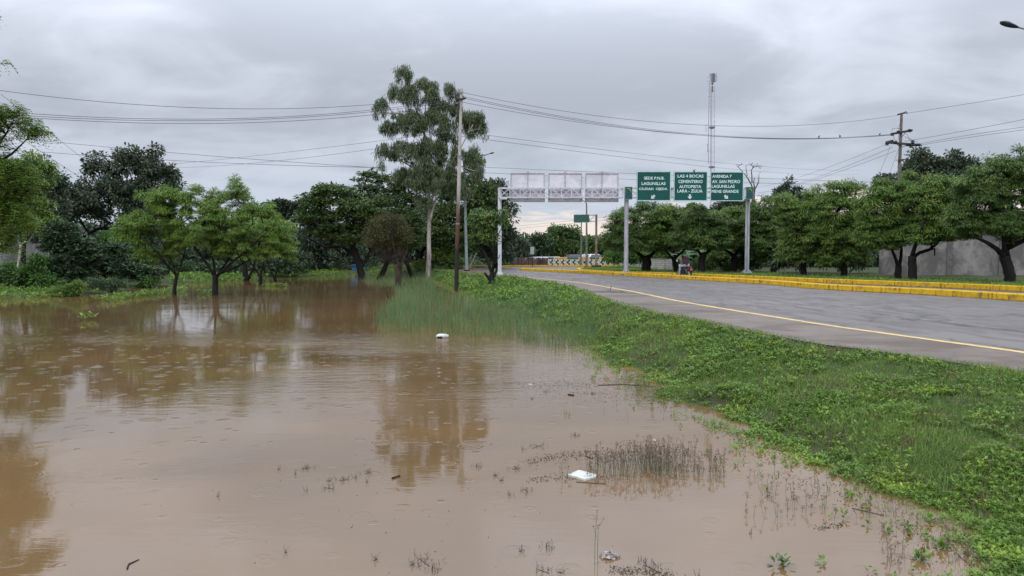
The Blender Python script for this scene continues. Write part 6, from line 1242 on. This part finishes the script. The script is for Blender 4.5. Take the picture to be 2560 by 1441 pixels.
Yb = 84; xb0, xb1 = M(879 - 1280, Yb), M(906 - 1280, Yb); zb = gh(xb0, Yb) - .5; r_ = empty('shed', ((xb0 + xb1) / 2, Yb, zb), 'blue sheet metal shed seen behind the forked black trunk', 'shed'); w_ = xb1 - xb0
MB().box((0, 1, .625), (w_, 2, 1.25)).build('wall', plain('shed_blue', (.035, .12, .28), .55, var=.15), r_); MB().box((0, 1, 1.28), (w_ + .25, 2.25, .07)).build('roof', plain('shed_roof', (.04, .15, .34), .5), r_); MB().box((w_ * .34, -.03, .7), (.35, .05, .85)).build('door', plain('shed_pale', (.45, .52, .58), .6), r_)
m = MB(); P = A(885, 678, 78); rr2 = np.random.RandomState(9)
for _ in range(26): a = rr2.uniform(0, 6.28); rad = rr2.rand() * .9; m.ball((math.cos(a) * rad, math.sin(a) * rad * .6, .32 * (1 - rad)), tuple(rr2.uniform(.14, .34, 3)), 6, 4)
tag(m.build('rubble_heap', plain('rubble', (.07, .05, .04), .95, col2=(.12, .09, .08), scale=8), loc=(P[0], 78, gh(P[0], 78))), 'brown heap of rubble in front of the blue shed', 'rubble')
P = A(958, 668, 76); r_ = empty('marker_post', (P[0], 76, gh(P[0], 76)), 'thin pale post standing right of the leaning black trunk', 'post'); MB().tube([(0, 0, -.2), (0, 0, 1.7)], .05, 8).build('post', plain('pale_post', (.40, .38, .37), .7), r_)
P = A(1169, 665, 70.3); r_ = empty('timber_prop', (P[0], 70.3, ROADZ), 'weathered plank leaning against the foot of the green lamp post', 'plank'); MB().bar((.05, 0, .1), Vector(A(1191, 633, 70.8)) - Vector((P[0], 70.3, ROADZ)), .12, .05).build('plank', plain('old_plank', (.20, .16, .14), .9), r_)
# broken pavement slab with a weed in the gap
x, y = W(1500, 731, ROADZ); m = MB(); m.box((0, 0, .02), (2.1, .7, .07), Matrix.Rotation(math.radians(7), 3, 'Z') @ Matrix.Rotation(math.radians(2.2), 3, 'X')); tag(m.build('broken_slab', plain('slab', (.10, .085, .078), .8, col2=(.05, .042, .04), scale=3), loc=(x, y, ROADZ - .03), bevel=.01), 'tilted broken concrete slab edge in the pavement beside the yellow line', 'slab')
r_ = empty('road_weed', (*W(1526, 728, ROADZ), ROADZ), 'dead twig sprouting from the crack in the pavement', 'weed'); m = MB(); m.tube([(0, 0, 0), (.02, 0, .2), (.05, 0, .34)], [.012, .009, .003], 5); m.tube([(.01, 0, .12), (.09, 0, .24)], [.008, .003], 4); m.tube([(.0, 0, .02), (-.18, 0, .05)], [.008, .004], 4); m.build('twig', B_DARK, r_)
# ------------------------------------------------------------------ parked car behind the patterned wall
def car(px, Y, label, body, rz):
    x = M(px - 1280, Y); r = empty('parked_car', (x, Y, ROADZ + .1), label, 'car', rz); prof = [(-2.05, .35), (-2.1, .8), (-1.95, 1.02), (-1.55, 1.1), (-1.15, 1.48), (.35, 1.52), (1.0, 1.08), (1.85, .92), (2.1, .7), (2.1, .35)]
    MB().prism(prof, -.82, .82).build('body', body, r, bevel=.05); g = plain('car_glass', (.25, .24, .27), .1)
    MB().prism([(-1.38, 1.12), (-1.08, 1.42), (.28, 1.45), (.82, 1.12)], -.835, -.825).build('side_window', g, r); MB().prism([(-1.38, 1.12), (-1.08, 1.42), (.28, 1.45), (.82, 1.12)], .825, .835).build('side_window', g, r)
    m = MB(); m.add([(-1.60, -.66, 1.10), (-1.60, .66, 1.10), (-1.22, .6, 1.44), (-1.22, -.6, 1.44)], [(0, 1, 2, 3)]); m.build('rear_window', g, r)
    for s in (-1, 1): MB().box((-1.70, s * .70, 1.20), (.10, .14, .44)).build('tail_light', plain('tail_red', (.55, .04, .04), .3), r, bevel=.02)
    for wx in (-1.3, 1.3):
        for s in (-1, 1): w = MB().tube([(wx, s * .70, .33), (wx, s * .86, .33)], .33, 18).build('wheel', plain('tyre', (.02, .02, .02), .8), r); MB().tube([(wx, s * .84, .33), (wx, s * .87, .33)], .19, 12).build('rim', GREY, w)
car(1482, 101, 'white hatchback with red tail light showing above the patterned wall', plain('car_white', (.75, .74, .76), .3, var=.04), math.radians(40))
car(1440, 118, 'dark grey car roof showing over the middle of the patterned wall', plain('car_grey', (.10, .10, .11), .4, var=.1), math.radians(8))

# ------------------------------------------------------------------ motorcycle and rider
hd = math.atan2(.93, -.37); bx, by = W(1711, 690, ROADZ); by = 50.4; bx = M(1710 - 1280, by); MC = empty('motorcycle', (bx, by, ROADZ + .004), 'small black motorcycle with maroon tail and red plate on the far roadway', 'motorcycle', hd)
BLK = plain('bike_black', (.018, .018, .022), .35); MAR = plain('bike_maroon', (.12, .025, .035), .35); CHR = plain('chrome', (.45, .45, .47), .25, .8); TYR = plain('tyre', (.02, .02, .02), .8)
def torus(m, c, R, r, n=24, k=8):
    vs = []; fs = []
    for i in range(n):
        a = 2 * math.pi * i / n
        for j in range(k): b = 2 * math.pi * j / k; vs.append((c[0] + (R + r * math.cos(b)) * math.cos(a), c[1] + r * math.sin(b), c[2] + (R + r * math.cos(b)) * math.sin(a)))
    for i in range(n):
        for j in range(k): fs.append((i * k + j, i * k + (j + 1) % k, ((i + 1) % n) * k + (j + 1) % k, ((i + 1) % n) * k + j))
    m.add(vs, fs)
for wx in (.63, -.62):
    m = MB(); torus(m, (wx, 0, .29), .245, .045); w = m.build('wheel', TYR, MC, smooth=True); m = MB(); torus(m, (wx, 0, .29), .205, .018); [m.tube([(wx, 0, .29), (wx + .2 * math.cos(a), 0, .29 + .2 * math.sin(a))], .008, 4) for a in np.arange(0, 6.28, .52)]; m.tube([(wx, -.06, .29), (wx, .06, .29)], .035, 10); m.build('rim', plain('rim_pale', (.50, .48, .42), .35, .5), w)
m = MB(); m.tube([(.63, .08, .29), (.46, .08, .82)], .02, 8); m.tube([(.63, -.08, .29), (.46, -.08, .82)], .02, 8); m.tube([(.46, -.1, .82), (.42, 0, .95), (.46, .1, .82)], .02, 6); m.build('fork', CHR, MC)
m = MB(); m.tube([(.44, 0, .80), (.15, 0, .55), (-.1, 0, .35)], .03, 8); m.tube([(.40, 0, .78), (.05, 0, .72), (-.45, 0, .72)], .025, 8); m.tube([(-.1, .08, .32), (-.62, .08, .29)], .022, 6); m.tube([(-.1, -.08, .32), (-.62, -.08, .29)], .022, 6); m.tube([(-.62, .1, .30), (-.42, .1, .68)], .025, 8); m.tube([(-.62, -.1, .30), (-.42, -.1, .68)], .025, 8); m.build('frame', BLK, MC)
m = MB(); m.box((.08, 0, .40), (.34, .22, .26)); m.ball((.17, 0, .50), (.11, .10, .13), 10, 8); [m.box((.17, 0, .44 + .025 * i), (.20, .24, .01)) for i in range(5)]; m.build('engine', plain('engine_dark', (.05, .05, .055), .45, .5), MC, bevel=.01)
m = MB(); m.ball((.14, 0, .78), (.26, .13, .11), 14, 10); m.build('fuel_tank', BLK, MC, smooth=True); m = MB(); m.ball((-.28, 0, .80), (.36, .13, .055), 14, 8); m.build('seat', plain('seat_dark', (.03, .02, .02), .7), MC, smooth=True)
m = MB(); m.ball((-.62, 0, .78), (.24, .13, .075), 12, 8); m.ball((-.60, 0, .62), (.16, .11, .10), 10, 8); m.build('tail_fairing', MAR, MC, smooth=True); m = MB(); m.tube([(-.62 + .31 * math.cos(a), 0, .29 + .31 * math.sin(a)) for a in np.linspace(1.0, 3.3, 9)], .03, 6); m.box((-.91, 0, .46), (.03, .14, .16)); m.build('rear_fender', BLK, MC)
m = MB(); m.tube([(.63 + .31 * math.cos(a), 0, .29 + .31 * math.sin(a)) for a in np.linspace(.2, 2.6, 9)], .035, 6); m.build('front_fender', BLK, MC)
MB().box((-.90, 0, .60), (.02, .19, .12)).build('number_plate', plain('plate_red', (.60, .16, .20), .4), MC, bevel=.004); MB().box((-.87, 0, .72), (.06, .16, .07)).build('tail_light', plain('tail_red', (.55, .04, .04), .3), MC, bevel=.01)
m = MB(); m.tube([(.40, -.34, 1.0), (.45, -.18, 1.02), (.44, 0, .96), (.45, .18, 1.02), (.40, .34, 1.0)], .014, 6); m.build('handlebar', DKM, MC); MB().ball((.55, 0, .86), (.08, .09, .09), 10, 8).build('headlight', CHR, MC, smooth=True)
for s in (-1, 1): mr = MB().tube([(.43, s * .22, 1.02), (.42, s * .30, 1.18)], .007, 4).build('mirror', DKM, MC); MB().ball((.42, s * .31, 1.20), (.02, .065, .045), 10, 8).build('mirror_glass', plain('mirror_white', (.8, .82, .8), .15), mr, smooth=True)
m = MB(); m.tube([(.15, -.12, .30), (-.1, -.14, .24), (-.75, -.15, .34)], [.022, .03, .04], 8); m.build('exhaust', CHR, MC); m = MB(); m.tube([(0, .10, .26), (-.03, .28, .07)], .01, 5); m.tube([(.1, -.22, .24), (.1, .22, .24)], .012, 5); m.build('footrest', DKM, MC)

def skin(name, verts, edges, radii, mat, parent, root=0, sub=2):
    me = bpy.data.meshes.new(name); me.from_pydata(verts, edges, []); o = bpy.data.objects.new(name, me); C.objects.link(o); o.parent = parent
    md = o.modifiers.new('skin', 'SKIN'); md.use_smooth_shade = True
    for i, r in enumerate(radii):
        r = (r, r) if isinstance(r, (int, float)) else r; me.skin_vertices[0].data[i].radius = r; me.skin_vertices[0].data[i].use_root = (i == root)
    s = o.modifiers.new('sub', 'SUBSURF'); s.levels = sub; s.render_levels = sub; me.materials.append(mat); return o
RD_ = empty('person', (bx, by, ROADZ + .004), 'motorcycle rider in wide brimmed hat, maroon shirt and pale jeans, hand raised to the hat', 'person', hd); RO = RD_
SK = plain('skin_tan', (.30, .15, .10), .55, var=.08); SHI = plain('shirt_maroon', (.050, .016, .032), .8, var=.2); JN = plain('jeans_pale', (.30, .33, .38), .85, var=.2, scale=8); SHOE = plain('shoe_grey', (.40, .40, .38), .7); HATM = plain('hat_olive', (.045, .065, .030), .8, var=.3)
# body: pelvis 0, belly 1, chest 2, neck 3, head base 4, head 5, crown 6; left arm 7-10 raised; right arm 11-14; legs
V = [(-.24, 0, .92), (-.22, 0, 1.08), (-.18, 0, 1.28), (-.13, 0, 1.42), (-.11, 0, 1.48), (-.08, 0, 1.56), (-.09, 0, 1.65),
     (-.16, .19, 1.37), (.00, .27, 1.24), (.11, .17, 1.44), (.12, .13, 1.51), (-.16, -.19, 1.37), (-.02, -.29, 1.18), (.22, -.30, 1.05), (.37, -.30, 1.03),
     (-.20, .11, .88), (.16, .22, .80), (.18, .26, .42), (.15, .27, .12), (.26, .28, .05), (-.20, -.11, .88), (.18, -.20, .72), (.10, -.21, .42), (.06, -.21, .28), (.18, -.21, .24)]
E = [(0, 1), (1, 2), (2, 3), (3, 4), (4, 5), (5, 6), (2, 7), (7, 8), (8, 9), (9, 10), (2, 11), (11, 12), (12, 13), (13, 14), (0, 15), (15, 16), (16, 17), (17, 18), (18, 19), (0, 20), (20, 21), (21, 22), (22, 23), (23, 24)]
Rr = [(.13, .11), (.11, .09), (.11, .085), .055, .06, (.085, .10), (.07, .08), .06, .042, .03, .032, .06, .042, .03, .032, .085, .065, .045, .035, .03, .085, .065, .045, .035, .03]
skin('body', V, E, Rr, SK, RD_)
def grow(k): return [((r[0] + k, r[1] + k) if isinstance(r, tuple) else r + k) for r in Rr]
G2 = grow(.022); sv = [0, 1, 2, 3, 7, 8, 11, 12]; mp = {v: i for i, v in enumerate(sv)}; mid = lambda a, b, t_: tuple(np.array(V[a]) * (1 - t_) + np.array(V[b]) * t_)
VS = [V[i] for i in sv] + [mid(7, 8, .75), mid(11, 12, .75)]; VS[5] = VS[8]; VS[7] = VS[9]; VS = VS[:8]; VS[3] = mid(2, 3, .8)
skin('shirt', VS, [(0, 1), (1, 2), (2, 3), (2, 4), (4, 5), (2, 6), (6, 7)], [(.17, .15), (.165, .145), (.185, .15), .085, .10, .075, .10, .075], SHI, RD_, root=1)
jv = [(-.24, 0, .92), V[15], V[16], V[17], (.155, .268, .15), V[20], V[21], V[22], V[23]]; skin('jeans', jv, [(0, 1), (1, 2), (2, 3), (3, 4), (0, 5), (5, 6), (6, 7), (7, 8)], [(.17, .145), .105, .09, .07, .06, .105, .09, .07, .055], JN, RD_)
for s, a, b in ((1, (.14, .27, .09), (.27, .285, .06)), (-1, (.05, -.21, .26), (.19, -.21, .24))): MB().ball(((a[0] + b[0]) / 2, a[1], (a[2] + b[2]) / 2), (.13, .05, .05), 10, 7).build('shoe', SHOE, RD_, smooth=True)
# hands: palm and five separate fingers
def hand(wrist, fwd, side, nme):
    wrist = Vector(wrist); f = Vector(fwd).normalized(); s = Vector(side).normalized(); n_ = f.cross(s); v = [wrist, wrist + f * .05]; e = [(0, 1)]; r = [.026, .032]
    for i, (o_, L) in enumerate(((-.030, .060), (-.010, .072), (.010, .068), (.029, .052))):
        b = wrist + f * .085 + s * o_; k = len(v); v += [b, b + f * L * .5 + n_ * .008, b + f * L * .85 + n_ * .03]; e += [(1, k), (k, k + 1), (k + 1, k + 2)]; r += [.011, .010, .008]
    k = len(v); v += [wrist + f * .035 - s * .04, wrist + f * .07 - s * .055 + n_ * .02]; e += [(1, k), (k, k + 1)]; r += [.013, .010]
    skin(nme, [tuple(x) for x in v], e, r, SK, RD_, sub=1)
hand(V[10], (0, -.15, 1), (1, .3, 0), 'hand'); hand(V[14], (1, 0, -.1), (0, 1, .1), 'hand')
# face, hair, hat
m = MB(); m.ball((.015, .035, 1.575), .012, 8, 6); m.ball((.015, -.035, 1.575), .012, 8, 6); m.build('eyes', plain('eye_dark', (.02, .015, .012), .3), RD_); m = MB(); m.ball((.026, 0, 1.55), (.020, .014, .022), 8, 6); [m.ball((-.085, s * .088, 1.56), (.018, .012, .03), 8, 6) for s in (-1, 1)]; m.build('nose_and_ears', SK, RD_, smooth=True); m = MB(); m.ball((.012, 0, 1.517), (.012, .028, .006), 8, 5); m.build('mouth', plain('lip', (.20, .07, .06), .5), RD_)
m = MB(); m.ball((-.115, 0, 1.60), (.095, .098, .085), 12, 9); m.build('hair', plain('hair_black', (.012, .010, .009), .6), RD_, smooth=True)
vs = []; fs = []; n_ = 24
for j, (rad, z) in enumerate(((.01, 1.735), (.07, 1.73), (.095, 1.69), (.105, 1.645), (.19, 1.645), (.26, 1.61))):
    for k in range(n_): a = 2 * math.pi * k / n_; dr = -.10 * max(0, -math.cos(a)) * (rad > .15) * (rad - .1) / .15; vs.append((-.09 + rad * math.cos(a) * 1.1, rad * math.sin(a), z + dr + .02 * math.cos(3 * a) * (rad > .15)))
for j in range(5):
    for k in range(n_): k2 = (k + 1) % n_; fs.append((j * n_ + k, j * n_ + k2, (j + 1) * n_ + k2, (j + 1) * n_ + k))
MC.scale = (.94,) * 3; RD_.scale = (.94,) * 3
m = MB(); m.add(vs, fs); h = m.build('hat', HATM, RD_, smooth=True); so2 = h.modifiers.new('thick', 'SOLIDIFY'); so2.thickness = .008
